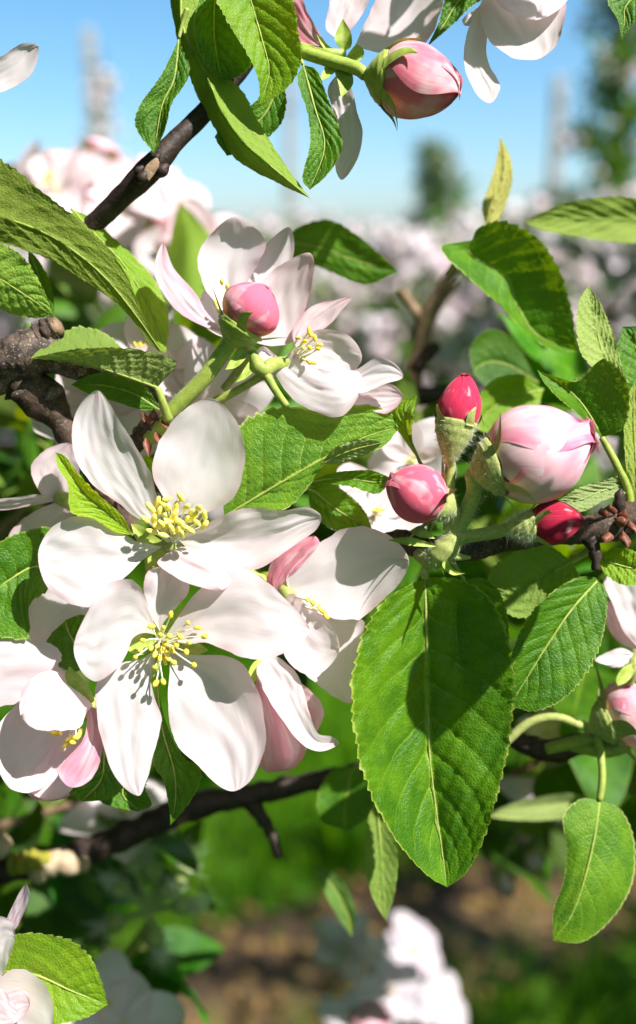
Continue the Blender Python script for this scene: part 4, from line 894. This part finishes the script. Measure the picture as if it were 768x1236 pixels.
leaf('narrow pale-tipped leaf hanging behind the largest leaf', (456, 960), [(444, 990), (440, 1040), (450, 1084)], (466, 1112), [(470, 990), (480, 1030), (477, 1078)], (-200, -190, -180), (6, 8), nu=60, nv=21, teeth=10, face='under')
leaf('slim greyish leaf above the far blurred blossoms', (424, 1130), [(410, 1110), (390, 1074), (380, 1050)], (378, 1046), [(430, 1104), (418, 1070), (396, 1050)], (-420, -410, -400), (6, 6), nu=40, nv=15, mat=M_DOWNY, teeth=0, tint=(.7, .85, .7, 1))
# ------------------------------------------------------------------ blurred blossoms and shoots behind
g1 = 'blurred blossoms behind the dark twig'
for i_, (x, y, z, f, R, p) in enumerate([(70, 232, -1000, (-.3, .5, .8), 150, .3), (150, 250, -1000, (.2, .6, .8), 160, .25), (112, 210, -1150, (0, .9, .4), 150, .4), (215, 262, -950, (.7, .4, .5), 150, .35),
                                          (232, 310, -900, (.4, -.1, .9), 130, .6), (30, 230, -1200, (-.6, .4, .6), 140, .4)]):
    blossom('out-of-focus pinkish white blossom in the clump behind the straight dark twig', (x, y, z), f, R, p, 40 + i_, g1)
for i_, (b_, t_) in enumerate([((196, 296, -900), (212, 250, -890)), ((120, 196, -1100), (128, 172, -1100)), ((208, 320, -880), (222, 282, -870))]):
    bud('out-of-focus pink bud among the blossoms behind the straight dark twig', b_, t_, 42, pk(.8, (.80, .3, .38, 1)) , None, 7, wool=True, seed=60 + i_, group='blurred pink buds behind the dark twig')
g2 = 'blossoms in the shade behind the gnarled branch'
for i_, (x, y, z, f, R, p) in enumerate([(176, 432, -200, (-.2, .5, .8), 92, .25), (222, 470, -170, (.4, .2, .8), 84, .2), (120, 492, -190, (-.1, -.2, .9), 96, .25), (262, 486, -150, (.3, -.5, .7), 90, .12)]):
    blossom(['shaded white blossom just below the tip of the long arching leaf', 'shaded white blossom behind the thick stalk of the round pink bud', 'shaded white blossom under the small folded leaf, behind the topmost white petal', 'white blossom in shade between the thick stalk and the broad sunlit leaf'][i_], (x, y, z), f, R, p, 70 + i_, g2, near=True)
blossom('small blossom with yellow stamens peeping out behind the round rose-pink bud', (452, 622, -170), (.2, .3, .9), 78, .4, 81, near=True)
blossom('cream shaded blossom behind the small upright bright leaf', (500, 556, -220), (-.3, .1, .9), 70, .1, 82, near=True)
blossom('greyish pink blossom drooping below the right-hand green stalks', (668, 944, -700), (.2, -.5, .7), 110, 1.3, 83, near=True, colr=(.66, .34, .44, 1))
blossom('pale blossom glimpsed in the gap behind the right-hand green stalks', (660, 884, -560), (0, .7, .6), 56, .6, 84)
g3 = 'far blossoms low down'
for i_, (x, y, z, f, R, p) in enumerate([(418, 1146, -1700, (.1, .6, .7), 110, .9), (496, 1150, -2050, (.4, .6, .5), 130, 1.3), (470, 1196, -1750, (.2, .4, .9), 110, 1.0), (530, 1216, -2100, (.5, .4, .6), 130, .9), (424, 1232, -1650, (.1, .3, .9), 100, .8)]):
    blossom('out-of-focus lilac-white blossom in the low clump over the bare soil', (x, y, z), f, R, p * .9, 90 + i_, g3, colr=(.60, .46, .62, 1))  # petal colour darkened to lilac to stand in for soft shade
bud('out-of-focus pink bud at the foot of the low lilac-white clump', (448, 1250, -1150), (446, 1212, -1140), 46, pk(.9, (.82, .32, .40, 1)), [(450, 1290, -1150)], 8, seed=99)
for i_, (x, y, z, f, R, p) in enumerate([(690, 304, -3400, (.3, .7, .6), 130, .3), (722, 322, -3300, (.5, .5, .5), 140, .3), (756, 336, -3400, (-.5, .7, .4), 130, .4), (650, 326, -3600, (-.3, .8, .4), 130, .5), (604, 388, -3600, (.6, .6, .3), 130, .7), (560, 416, -3500, (-.6, .5, .5), 130, .5)]):
    blossom('far blurred white blossom in the band beneath the broad level leaf', (x, y, z), f, R, p, 140 + i_, 'far blossoms beneath the broad level leaf')
g4 = 'blurred white petals low at the left'
for i_, (x, y, z, f, R, p) in enumerate([(150, 990, -620, (.1, .8, .5), 110, .1), (120, 1215, -520, (.5, .3, .8), 100, .1), (150, 1250, -500, (.2, .6, .7), 110, .1)]):
    blossom(['blurred white blossom resting above the long dark lower branch', 'blurred white blossom right below the lone yellow-green leaf', 'blurred white blossom low down beside the dim stalk'][i_], (x, y, z), f, R, p, 110 + i_)
for i_, (b_, t_) in enumerate([((640, 985, -900), (632, 1018, -890)), ((650, 1024, -900), (642, 1052, -890)), ((606, 1050, -920), (616, 1082, -910)), ((668, 975, -940), (676, 1000, -930))]):
    bud('small blurred cream-pink bud dangling beside the kidney-shaped leaf', b_, t_, 20, pk(1.0, (.72, .42, .36, 1)), [(656, 966, -910)], 4, seed=160 + i_, group='small dangling buds by the kidney-shaped leaf', npet=4)
leaf('pale blurred leaf lying level behind the stalk of the kidney-shaped leaf', (724, 968), [(690, 958), (650, 962), (612, 972)], (588, 986), [(700, 984), (660, 990), (620, 990)], (-460, -450, -440), (10, 4), nu=40, nv=15, mat=M_DOWNY, teeth=0, face='under', tint=(1.2, 1.2, 1, 1))
# spent, woolly flower cluster (petals fallen), dim
sc = Thing('spent_cluster', 'dim woolly grey-green cluster of spent flowers under the long dark lower branch', 'flower cluster', (230, 1150, -700))
for i_, (x, y, x2, y2) in enumerate([(190, 1062, 180, 1038), (156, 1078, 138, 1068), (208, 1094, 230, 1092), (152, 1108, 130, 1118), (182, 1118, 190, 1142), (214, 1068, 222, 1046), (166, 1052, 160, 1034), (196, 1080, 206, 1070)]):
    tube('pedicel', sc, M_WOOL, [(180, 1100, -700), (x, y, -690)], [7, 7], nseg=6, n=8, color=(.9, 1, 1, 1))
    tube('calyx', sc, M_WOOL, [(x, y, -690), ((x + x2) / 2, (y + y2) / 2, -684), (x2, y2, -680)], [9, 20, 15], nseg=12, n=12, bump=.04, color=(.95, 1.05, 1.1, 1))
    P0 = cart((x2, y2, -680)); d_ = P0 - cart((x, y, -690)); d_ /= np.linalg.norm(d_); r5 = np.random.RandomState(i_)
    q_ = d_ + r5.normal(0, .5, (120, 3)); q_ /= np.linalg.norm(q_, axis=1, keepdims=True)
    hairs(sc, np.repeat(P0[None], 120, 0) + r5.normal(0, 6, (120, 3)), q_, r5.uniform(24, 46, 120), r5, wid=1.3)
tube('stalk', sc, M_STEM, [(185, 1110, -700), (150, 1170, -690), (190, 1240, -680)], [10, 10, 10], n=9)
for i_, (x, y, c) in enumerate([(240, 1005, (-.2, 1, .3)), (212, 1020, (.4, .8, .5))]):
    pass
# shoots that fill the depth of the tree behind
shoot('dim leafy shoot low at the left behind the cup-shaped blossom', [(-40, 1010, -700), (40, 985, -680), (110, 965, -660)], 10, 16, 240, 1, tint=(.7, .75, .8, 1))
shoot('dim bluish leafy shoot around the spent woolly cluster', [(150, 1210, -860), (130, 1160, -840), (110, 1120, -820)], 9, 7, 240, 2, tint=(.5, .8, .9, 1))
shoot('leafy shoot behind the thick gnarled branch', [(-20, 660, -700), (40, 600, -680), (60, 550, -660), (90, 500, -660)], 10, 16, 240, 3)
shoot('leafy shoot behind the upper stalks and fanned petals', [(190, 480, -700), (230, 440, -690), (280, 400, -680), (330, 380, -670)], 9, 16, 220, 4)
shoot('leafy shoot in the gap between the open pair and the bud cluster', [(380, 720, -620), (430, 660, -620), (460, 610, -620), (470, 570, -630)], 9, 16, 220, 5, tint=(.8, .8, .8, 1))
shoot('leafy shoot behind the bud cluster and the bark', [(540, 780, -600), (590, 730, -620), (640, 680, -630), (690, 650, -630)], 9, 16, 230, 6)
shoot('leafy shoot behind the right-hand leaves', [(680, 900, -620), (700, 820, -630), (720, 760, -640), (740, 700, -650)], 9, 16, 230, 7, tint=(.8, .8, .8, 1))
shoot('dim leafy shoot beside the hanging kidney-shaped leaf', [(580, 960, -720), (630, 930, -700), (700, 900, -700), (790, 920, -700)], 9, 15, 240, 8, tint=(.7, .75, .8, 1))
shoot('leafy shoot behind the pale folded upright leaf', [(820, 560, -620), (780, 520, -620), (740, 490, -630), (700, 470, -640)], 9, 14, 210, 9)
shoot('leafy shoot under the clump behind the straight dark twig', [(90, 460, -1000), (120, 400, -1000), (160, 370, -1020), (210, 380, -1030)], 12, 15, 240, 11)

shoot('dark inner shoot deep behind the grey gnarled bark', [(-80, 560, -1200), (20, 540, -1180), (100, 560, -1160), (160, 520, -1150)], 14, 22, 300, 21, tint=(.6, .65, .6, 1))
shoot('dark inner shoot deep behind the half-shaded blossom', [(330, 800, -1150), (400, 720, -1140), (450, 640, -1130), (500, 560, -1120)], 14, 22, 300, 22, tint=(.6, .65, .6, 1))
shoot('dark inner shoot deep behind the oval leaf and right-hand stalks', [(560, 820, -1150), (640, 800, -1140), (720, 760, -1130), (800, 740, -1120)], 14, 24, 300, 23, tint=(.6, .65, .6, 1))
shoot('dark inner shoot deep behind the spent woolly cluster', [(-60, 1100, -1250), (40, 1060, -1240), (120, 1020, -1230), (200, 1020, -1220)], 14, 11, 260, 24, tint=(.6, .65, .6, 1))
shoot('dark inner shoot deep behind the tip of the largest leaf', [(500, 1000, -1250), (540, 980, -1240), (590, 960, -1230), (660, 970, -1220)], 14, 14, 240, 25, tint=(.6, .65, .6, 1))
shoot('leafy shoot just overhead that shades the blossom beside the striped bud', [sunward((560, -20, -40), 420), sunward((510, 20, -40), 400), sunward((450, 70, -40), 400)], 6, 9, 95, 131)
ss_ = Thing('leafy_shoot', 'near leafy shoot at the right whose leaves shade the largest leaf', 'shoot', sunward((720, 640, 0), 520))
tube('stem', ss_, M_BARKT, [sunward((740, 600, 0), 540), sunward((690, 650, 0), 510), sunward((620, 690, 0), 490)], [7, 6, 4], n=8)
for b_, t_, w_ in (((600, 700, 0), (556, 872, -10), 50), ((640, 690, 0), (620, 800, 0), 26), ((600, 690, 0), (520, 742, -30), 24)):
    B_ = cart(sunward(b_, 490)); T_ = cart(sunward(t_, 490))
    lf = leaf3(ss_, B_, T_ - B_, SUN_CAM, float(np.linalg.norm(T_ - B_)), w_, .15, .05)
    tube_cart('petiole', ss_, M_STEM, np.linspace(cart(sunward((625, 688, 0), 490)), B_, 4), np.full(4, 2.2), n=6, sub=lf)
# the tree itself: trunk, limbs and an unseen crown added to block sky light
own = Thing('apple_tree', 'spreading apple tree that bears the near blossoms, with an added unseen leafy crown', 'tree', (-.62, .62, 0), None, is_world=True)
def wtube(th, name, P, R, mat, n=14, sub=None, bump=.06):
    P = np.asarray(P, float); q = cr(np.concatenate([P, np.asarray(R)[:, None]], 1), 26); C, rr = q[:, :3], q[:, 3]
    an = np.linspace(0, 6.2832, n, endpoint=False); T = np.gradient(C, axis=0); T /= np.linalg.norm(T, axis=1, keepdims=True)
    e = np.cross(T, [.31, .9, .12]); e /= np.linalg.norm(e, axis=1, keepdims=True); f = np.cross(T, e); sd_ = nseed()
    r2 = rr[:, None] * (1 + bump * wob(np.arange(26)[:, None] * .5, np.cos(an)[None] * 2, sd_))
    V = C[:, None] + r2[..., None] * (np.cos(an)[None, :, None] * e[:, None] + np.sin(an)[None, :, None] * f[:, None])
    return mesh_obj(name, V, grid_faces(26, n, False, True), mat, th, sub=sub)
M_TRUNK = bark_material('trunk_bark', (.05, .036, .028), (.15, .11, .085), (.28, .24, .19), 40)
tr_ = wtube(own, 'trunk', [(-.62, .62, 0), (-.60, .60, .5), (-.58, .58, 1.0), (-.52, .52, 1.5), (-.5, .5, 2.3)], [.075, .06, .05, .035, .015], M_TRUNK)
lj = world(cart((-110, 468, -50))); lj2 = world(cart((-70, 1068, -420)))
wtube(own, 'limb', [(-.58, .58, .95), (-.35, .45, 1.10), (-.2, .32, 1.22), tuple(lj)], [.03, .02, .012, .0075], M_TRUNK, sub=tr_)
wtube(own, 'limb', [(-.6, .6, .7), (-.4, .5, .92), (-.25, .36, 1.08), tuple(lj2)], [.03, .02, .01, .006], M_TRUNK, sub=tr_)
def crown(th, centre, radii, n, seed):
    """leaf mass of a tree round the picture; leaves that would hang in the view or in the sun's way of the lit things are left off"""
    rc = np.random.RandomState(seed)
    C = rc.normal(size=(n, 3)); C /= np.linalg.norm(C, axis=1, keepdims=True)
    C = np.array(centre) + C * (rc.uniform(.15, 1, (n, 1)) ** .45) * np.array(radii)
    rel = (C - CAM) / U1; cc = np.stack([rel @ AX, rel @ AU, FPX - rel @ AF], 1)
    Dp = np.maximum(FPX - cc[:, 2], 1); px = 384 + cc[:, 0] * FPX / Dp; py = 618 - cc[:, 1] * FPX / Dp; mg = 500 * FPX / Dp
    drop = (FPX - cc[:, 2] > 0) & (px > -mg) & (px < 768 + mg) & (py > -mg) & (py < 1236 + mg)
    drop |= np.linalg.norm(C - CAM, axis=1) < .22
    sn = SUN_CAM / np.linalg.norm(SUN_CAM)
    t_ = (cc[:, 2] + 60) / sn[2]; h_ = cc - t_[:, None] * sn; hx = 384 + h_[:, 0] * FPX / 1320; hy = 618 - h_[:, 1] * FPX / 1320
    drop |= (cc[:, 2] > -150) & (hx > -480) & (hx < 1250) & (hy > -480) & (hy < 1700)
    for p_, r_ in (((130, 235, -1000), 330), ((640, 340, -200), 190), ((520, 360, -400), 150), ((700, 262, -280), 170), ((420, 300, -290), 130), ((715, 1040, -100), 160), ((470, 1180, -1950), 420), ((610, 485, -230), 90), ((180, 1090, -690), 60)):
        d_ = cc - cart(p_); al_ = d_ @ sn; drop |= (al_ > 0) & (np.linalg.norm(d_ - al_[:, None] * sn, axis=1) < r_ + 330)
    gp = C - (C[:, 2:3] / sw[2]) * sw - CAM          # where each leaf's shadow meets the ground
    gd = gp @ AF; gx = 384 + (gp @ AX) / np.maximum(gd, .1) * FPX; gy = 618 - (gp @ AU) / np.maximum(gd, .1) * FPX
    zone = ((gx > 100) & (gx < 470) & (gy > 860) & (gy < 1165)) | ((gx > 540) & (gx < 860) & (gy > 1040) & (gy < 1130)) | ((gx > 120) & (gx < 440) & (gy > 1186)) | ((gx > 600) & (gy > 1150) & (rc.uniform(size=n) < .7))
    drop |= (gd > 0) & zone & (rc.uniform(size=n) < .88)
    C = C[~drop]; n = len(C)
    ax_ = rc.normal(size=(n, 3)); ax_[:, 2] -= .3; ax_ /= np.linalg.norm(ax_, axis=1, keepdims=True)
    nr_ = rc.normal(size=(n, 3)) * .7 + np.array([0, 0, 1]); sd3 = np.cross(ax_, nr_); sd3 /= np.linalg.norm(sd3, axis=1, keepdims=True); nr_ = np.cross(sd3, ax_)
    ll = rc.uniform(.035, .065, (n, 1)); ww = ll * .3
    V = np.stack([C, C + ax_ * ll * .35 + sd3 * ww + nr_ * ww * .4, C + ax_ * ll * .72 + sd3 * ww * .75 + nr_ * ww * .2, C + ax_ * ll - nr_ * ll * .15,
                  C + ax_ * ll * .72 - sd3 * ww * .75 + nr_ * ww * .2, C + ax_ * ll * .35 - sd3 * ww + nr_ * ww * .4, C + ax_ * ll * .5], 1).reshape(-1, 3)
    b_ = np.arange(n)[:, None, None] * 7
    F = (b_ + np.array([[0, 1, 6], [1, 2, 6], [2, 3, 6], [3, 4, 6], [4, 5, 6], [5, 0, 6]])[None]).reshape(-1, 3)
    return mesh_obj('crown', V, F, M_BACK, th, smooth=False, kind='stuff')
crown(own, (-.15, .45, 1.45), (1.0, .75, .85), 34000, 77)
nb_t = Thing('apple_tree', 'neighbouring apple tree of the same row, shading the bare soil', 'tree', (1.45, .95, 0), None, is_world=True)
tr2 = wtube(nb_t, 'trunk', [(1.45, .95, 0), (1.43, .96, .6), (1.40, .97, 1.2), (1.38, 1.0, 2.2)], [.07, .055, .04, .015], M_TRUNK)
wtube(nb_t, 'limb', [(1.43, .96, .9), (1.2, .85, 1.2), (1.0, .8, 1.5)], [.03, .018, .008], M_TRUNK, sub=tr2)
wtube(nb_t, 'limb', [(1.42, .96, 1.0), (1.55, 1.2, 1.4), (1.6, 1.4, 1.7)], [.03, .018, .008], M_TRUNK, sub=tr2)
crown(nb_t, (1.4, .95, 1.5), (.75, .7, .8), 6000, 78)

# ------------------------------------------------------------------ ground, soil strip, grass
def ground_sheet(name, P, mat, z=0.0, kind='structure'):
    V = [(x, y, z) for x, y in P]
    o = mesh_obj(name, V, [list(range(len(V)))], mat, None, smooth=False); o['kind'] = kind
    return o
k = NT('soil'); obj_ = k.n('TexCoord').outputs['Object']
n1 = k.noise(9, obj_, 6); n2 = k.noise(60, obj_, 5)
col = k.mix(k.ss(n1, .4, .6), (.075, .045, .018, 1), (.17, .105, .035, 1)); col = k.mix(k.ss(n2, .55, .7), col, (.25, .16, .055, 1))
bp = k.n('Bump', {'Strength': .8, 'Distance': .02, 'Height': n2})
M_SOIL = k.finish(k.n('BsdfPrincipled', {'Base Color': col, 'Roughness': .95, 'Normal': bp.outputs[0]}).outputs[0])
M_TURF = plain('turf', (.03, .08, .004), (.05, .11, .006), 3, .95)
M_GRASS = plain('grass_blade', (.035, .14, .002), (.10, .22, .003), 9, .6, .4, (.30, .55, .003))
ground_sheet('ground', [(-600, -100), (600, -100), (600, 900), (-600, 900)], M_TURF)
g_a, g_b = ground(250, 1216)[:2], ground(720, 1060)[:2]
rd_ = (g_b - g_a) / np.linalg.norm(g_b - g_a); rn_ = np.array([-rd_[1], rd_[0]])
def strip(off, half, l0, l1):
    c0 = g_a + rn_ * off
    return [tuple(c0 + rd_ * l0 - rn_ * half), tuple(c0 + rd_ * l1 - rn_ * half), tuple(c0 + rd_ * l1 + rn_ * half), tuple(c0 + rd_ * l0 + rn_ * half)]
ground_sheet('soil_strip', strip(0, .2, -6, 60), M_SOIL, .004)
ground_sheet('soil_strip', strip(4.2, .4, -40, 60), M_SOIL, .004)
M_SOILSHADE = plain('soil_shade_band', (.035, .022, .014), (.07, .045, .025), 14, .8)
ground_sheet('soil_shade_band', strip(.11, .085, -6, 60), M_SOILSHADE, .008)  # dark-coloured sheet that paints tree canopy shade onto the soil
rs = np.random.RandomState(5)
def grass(n, x0, x1, y0, y1, h, w, name='grass'):
    P = np.stack([rs.uniform(x0, x1, n), rs.uniform(y0, y1, n)], 1)
    d = np.abs((P - g_a) @ rn_); keep = (d > .19 + rs.normal(0, .05, n)); P = P[keep]; n = len(P)
    an = rs.uniform(0, 6.28, n); ln = h * rs.uniform(.5, 1.3, n); lean = rs.normal(0, .45, (n, 2)) * ln[:, None]
    s = np.stack([np.cos(an), np.sin(an), 0 * an], 1) * w
    B0 = np.concatenate([P, np.zeros((n, 1))], 1)
    M1 = B0 + np.concatenate([lean * .35, (ln * .6)[:, None]], 1); T1 = B0 + np.concatenate([lean, (ln * .95)[:, None]], 1)
    V = np.stack([B0 - s, B0 + s, M1 + s * .8, M1 - s * .8, T1], 1).reshape(-1, 3)
    b = np.arange(n)[:, None] * 5
    F = [list(q) for q in (b + np.array([[0, 1, 2, 3]]))] + [list(q) for q in (b + np.array([[3, 2, 4]]))]
    return mesh_obj(name, V, F, M_GRASS, None, smooth=False)
g_ = grass(26000, -1.4, 2.2, .8, 4.5, .11, .0035); props(g_, 'bright green orchard grass beside the bare soil strip', 'grass', kind='stuff')
# tall weed tufts standing in the grass
def tufts(n, x0, x1, y0, y1):
    Vs, Fs, o_ = [], [], 0
    for _ in range(n):
        c = np.array([rs.uniform(x0, x1), rs.uniform(y0, y1)])
        if abs((c - g_a) @ rn_) < .26: continue
        m = rs.randint(22, 46); an = rs.uniform(0, 6.28, m); ln = rs.uniform(.10, .26, m); out = ln * rs.uniform(.2, .9, m); w = rs.uniform(.005, .011, m)
        for k_ in range(m):
            d = np.array([math.cos(an[k_]), math.sin(an[k_]), 0]); sd2 = np.array([-d[1], d[0], 0]) * w[k_]; b = np.array([c[0], c[1], 0]) + d * .01
            m1 = b + d * out[k_] * .45 + np.array([0, 0, ln[k_] * .75]); t1 = b + d * out[k_] + np.array([0, 0, ln[k_] * .8])
            Vs += [b - sd2 * .4, b + sd2 * .4, m1 + sd2, m1 - sd2, t1]; Fs += [[o_, o_+1, o_+2, o_+3], [o_+3, o_+2, o_+4]]; o_ += 5
    return mesh_obj('weeds', np.array(Vs), Fs, M_GRASS, None, smooth=False)
g_ = tufts(150, -1.3, 1.8, 1.3, 4.2); props(g_, 'leafy weed tufts standing in the orchard grass', 'weeds', kind='stuff')
g_ = grass(16000, -5, 7, 4.5, 16, .16, .012); props(g_, 'far mown grass between the orchard rows', 'grass', kind='stuff')
# clods and dead leaves on the bare strip
n = 1500; P = g_a + rd_ * rs.uniform(-1.5, 4, (n, 1)) + rn_ * rs.uniform(-.24, .24, (n, 1)); sz = rs.uniform(.006, .022, n)
oct_ = np.array([[1, 0, 0], [0, 1, 0], [-1, 0, 0], [0, -1, 0], [0, 0, .8], [0, 0, -.5]], float)
V = (np.concatenate([P, np.full((n, 1), .008)], 1)[:, None] + oct_[None] * sz[:, None, None] * rs.uniform(.6, 1.4, (n, 6, 1))).reshape(-1, 3)
F = (np.arange(n)[:, None, None] * 6 + np.array([[0, 1, 4], [1, 2, 4], [2, 3, 4], [3, 0, 4], [1, 0, 5], [2, 1, 5], [3, 2, 5], [0, 3, 5]])[None]).reshape(-1, 3)
M_LITTER = plain('litter', (.26, .16, .05), (.10, .06, .025), 30, .9)
o = mesh_obj('soil_litter', V, F, M_LITTER, None, smooth=False); props(o, 'clods and dry leaf litter on the bare soil strip', 'litter', kind='stuff')

# ------------------------------------------------------------------ orchard behind: trees, posts, water
M_TBARK = bark_material('tree_bark', (.05, .035, .025), (.12, .085, .06), (.2, .17, .13), 25)
M_FARBL = plain('far_blossom', (.86, .80, .80), (.84, .62, .66), 6, .6, .3, (.9, .8, .78))
M_POST = plain('post_concrete', (.42, .40, .37), (.32, .31, .29), 8, .9)
def apple_tree(label, px, dist, h, wd, seed, nl=900, nb=260, group='orchard trees', tint=(1, 1, 1, 1), lean=0.0):
    r = np.random.RandomState(seed)
    d0 = (px - 384) / FPX; x, y = d0 * dist * 1.0, dist
    th = Thing('apple_tree', label, 'tree', (x, y, 0), group, is_world=True)
    m = 12; t = np.linspace(0, 1, m)
    def wtube(name, P, R, n=8, sub=None):
        P = np.asarray(P); an = np.linspace(0, 6.2832, n, endpoint=False); T = np.gradient(P, axis=0); T /= np.linalg.norm(T, axis=1, keepdims=True)
        e = np.cross(T, [.3, .95, .1]); e /= np.linalg.norm(e, axis=1, keepdims=True); f = np.cross(T, e)
        V = P[:, None] + np.asarray(R)[:, None, None] * (np.cos(an)[None, :, None] * e[:, None] + np.sin(an)[None, :, None] * f[:, None])
        return mesh_obj(name, V, grid_faces(len(P), n, False, True), M_TBARK, th, sub=sub)
    P = np.stack([x + .03 * np.sin(t * 5 + seed) + lean * t * h, y + .03 * np.cos(t * 4 + seed), t * h * .97], 1)
    tr = wtube('trunk', P, .045 * (1 - .8 * t) * (h / 2.6) ** .5)
    nb_ = 16; ends = []
    for k_ in range(nb_):
        s_ = .22 + .74 * k_ / nb_; b = np.array([np.interp(s_, t, P[:, j]) for j in range(3)]); an = k_ * 2.4 + seed; L = wd * (1.1 - .75 * s_) * r.uniform(.7, 1.2)
        q = np.linspace(0, 1, 6)[:, None]; E_ = b + q * np.array([math.cos(an) * L, math.sin(an) * L, 0]) + np.array([0, 0, 1]) * (L * .35 * q - L * .2 * q**2)
        wtube('limb', E_, .016 * (1 - .7 * q[:, 0]), 6, sub=tr); ends.append(E_)
    ends = np.concatenate(ends)
    def scatter(n, size, spread):
        C = ends[r.randint(0, len(ends), n)] + r.normal(0, spread, (n, 3))
        a_ = r.normal(size=(n, 3)); a_ /= np.linalg.norm(a_, axis=1, keepdims=True); b_ = np.cross(a_, r.normal(size=(n, 3))); b_ /= np.linalg.norm(b_, axis=1, keepdims=True)
        return C, a_, b_, size * r.uniform(.6, 1.3, (n, 1))
    C, a_, b_, s_ = scatter(nl, .05, wd * .16)
    V = np.stack([C - a_ * s_, C + b_ * s_ * .5, C + a_ * s_, C - b_ * s_ * .5], 1).reshape(-1, 3)
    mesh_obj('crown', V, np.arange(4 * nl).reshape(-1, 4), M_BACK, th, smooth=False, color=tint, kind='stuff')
    if nb:
        C, a_, b_, s_ = scatter(nb, .042, wd * .17); c_ = np.cross(a_, b_)
        V = np.stack([C + a_ * s_, C + b_ * s_, C - a_ * s_, C - b_ * s_, C + c_ * s_ * .6, C - c_ * s_ * .6], 1).reshape(-1, 3)
        F = (np.arange(nb)[:, None, None] * 6 + np.array([[0, 1, 4], [1, 2, 4], [2, 3, 4], [3, 0, 4], [1, 0, 5], [2, 1, 5], [3, 2, 5], [0, 3, 5]])[None]).reshape(-1, 3)
        mesh_obj('blossoms', V, F, M_FARBL, th, smooth=False, kind='stuff')
    return th
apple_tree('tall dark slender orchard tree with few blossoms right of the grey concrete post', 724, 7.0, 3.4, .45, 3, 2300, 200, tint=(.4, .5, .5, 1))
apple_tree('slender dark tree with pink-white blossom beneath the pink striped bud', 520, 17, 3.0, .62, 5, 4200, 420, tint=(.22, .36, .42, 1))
apple_tree('thin young tree in pinkish blossom left of the straight dark twig', 140, 9.0, 2.9, .26, 8, 160, 260)
g5 = 'rows of orchard trees in blossom'
i_ = 0
for dist, xs in ((11, (560, 640, 770, 850)), (14, (300, 390, 690, 800)), (20, (20, 110, 230, 330, 420, 580, 640, 720, 790)), (27, (60, 170, 280, 370, 560, 610, 680, 750, 820))):
    for px in xs:
        i_ += 1
        apple_tree('low orchard tree in white blossom in the far blurred rows', px, dist, 1.55 + .3 * ((i_ * 7) % 5) / 5 + (dist - 11) * .012, .62, 20 + i_, 520, 420, g5, tint=(1.1, 1.1, 1, 1))
g7 = 'young trees of the next row'
for i_, (px_, ds_, h_) in enumerate([(-10, 4.4, 1.5), (70, 4.0, 1.42), (170, 4.6, 1.5), (260, 4.2, 1.42), (350, 4.8, 1.42), (420, 5.2, 1.36), (500, 4.4, 1.4), (566, 4.9, 1.46), (640, 4.3, 1.5), (712, 4.8, 1.58), (790, 4.4, 1.6)]):
    apple_tree('young low apple tree with pale blossom in the next row', px_, ds_, h_, .44, 200 + i_, 900, 620, g7, tint=(1.0, 1.0, .8, 1))
def post(label, px, dist, top_y, w, group=None, base=0.0):
    x = (px - 384) / FPX * dist
    ang = math.atan2(618 - top_y, FPX) - PITCH; h = CAM_H + dist * math.tan(ang) if top_y is not None else 2.4
    th = Thing('orchard_post', label, 'post', (x, dist, base), group, is_world=True)
    q = w * .5; c_ = q * .25
    ring = [(-q + c_, -q), (q - c_, -q), (q, -q + c_), (q, q - c_), (q - c_, q), (-q + c_, q), (-q, q - c_), (-q, -q + c_)]
    hs_ = [0, h * .5, h - q * .4, h]; sc_ = [1.05, 1.0, .95, .7]
    V = [(x + rx * s, dist + ry * s, z) for z, s in zip(hs_, sc_) for rx, ry in ring]; F = [list(f) for f in grid_faces(4, 8, False, True)] + [list(range(24, 32))]
    mesh_obj('shaft', V, F, M_POST, th, smooth=False)
    for z in (h * .35, h * .62, h * .9):
        V = [(x + rx * 1.12, dist + ry * 1.12, z + dz) for dz in (0, .02) for rx, ry in ring]
        mesh_obj('wire_clip', V, [list(f) for f in grid_faces(2, 8, False, True)], M_TBARK, th, smooth=False)
post('grey concrete orchard post alone against the sky', 656, 13, 92, .15)
post('grey post behind the thin young tree', 128, 10, 34, .11)
post('pale post between the drooping leaf and the upper tuft', 352, 12, 96, .13)
post('grey stake low at the left edge behind the cup-shaped blossom', 4, 2.6, 780, .05)
k = NT('water'); obj_ = k.n('TexCoord').outputs['Object']
bp = k.n('Bump', {'Strength': .5, 'Distance': 1.0, 'Height': k.noise(.15, obj_, 4)})
M_WATER = k.finish(k.n('BsdfPrincipled', {'Base Color': (.02, .12, .26, 1), 'Roughness': .35, 'Normal': bp.outputs[0]}).outputs[0])
ground_sheet('lake', [(-20000, 120), (20000, 120), (20000, 40000), (-20000, 40000)], M_WATER, .05)
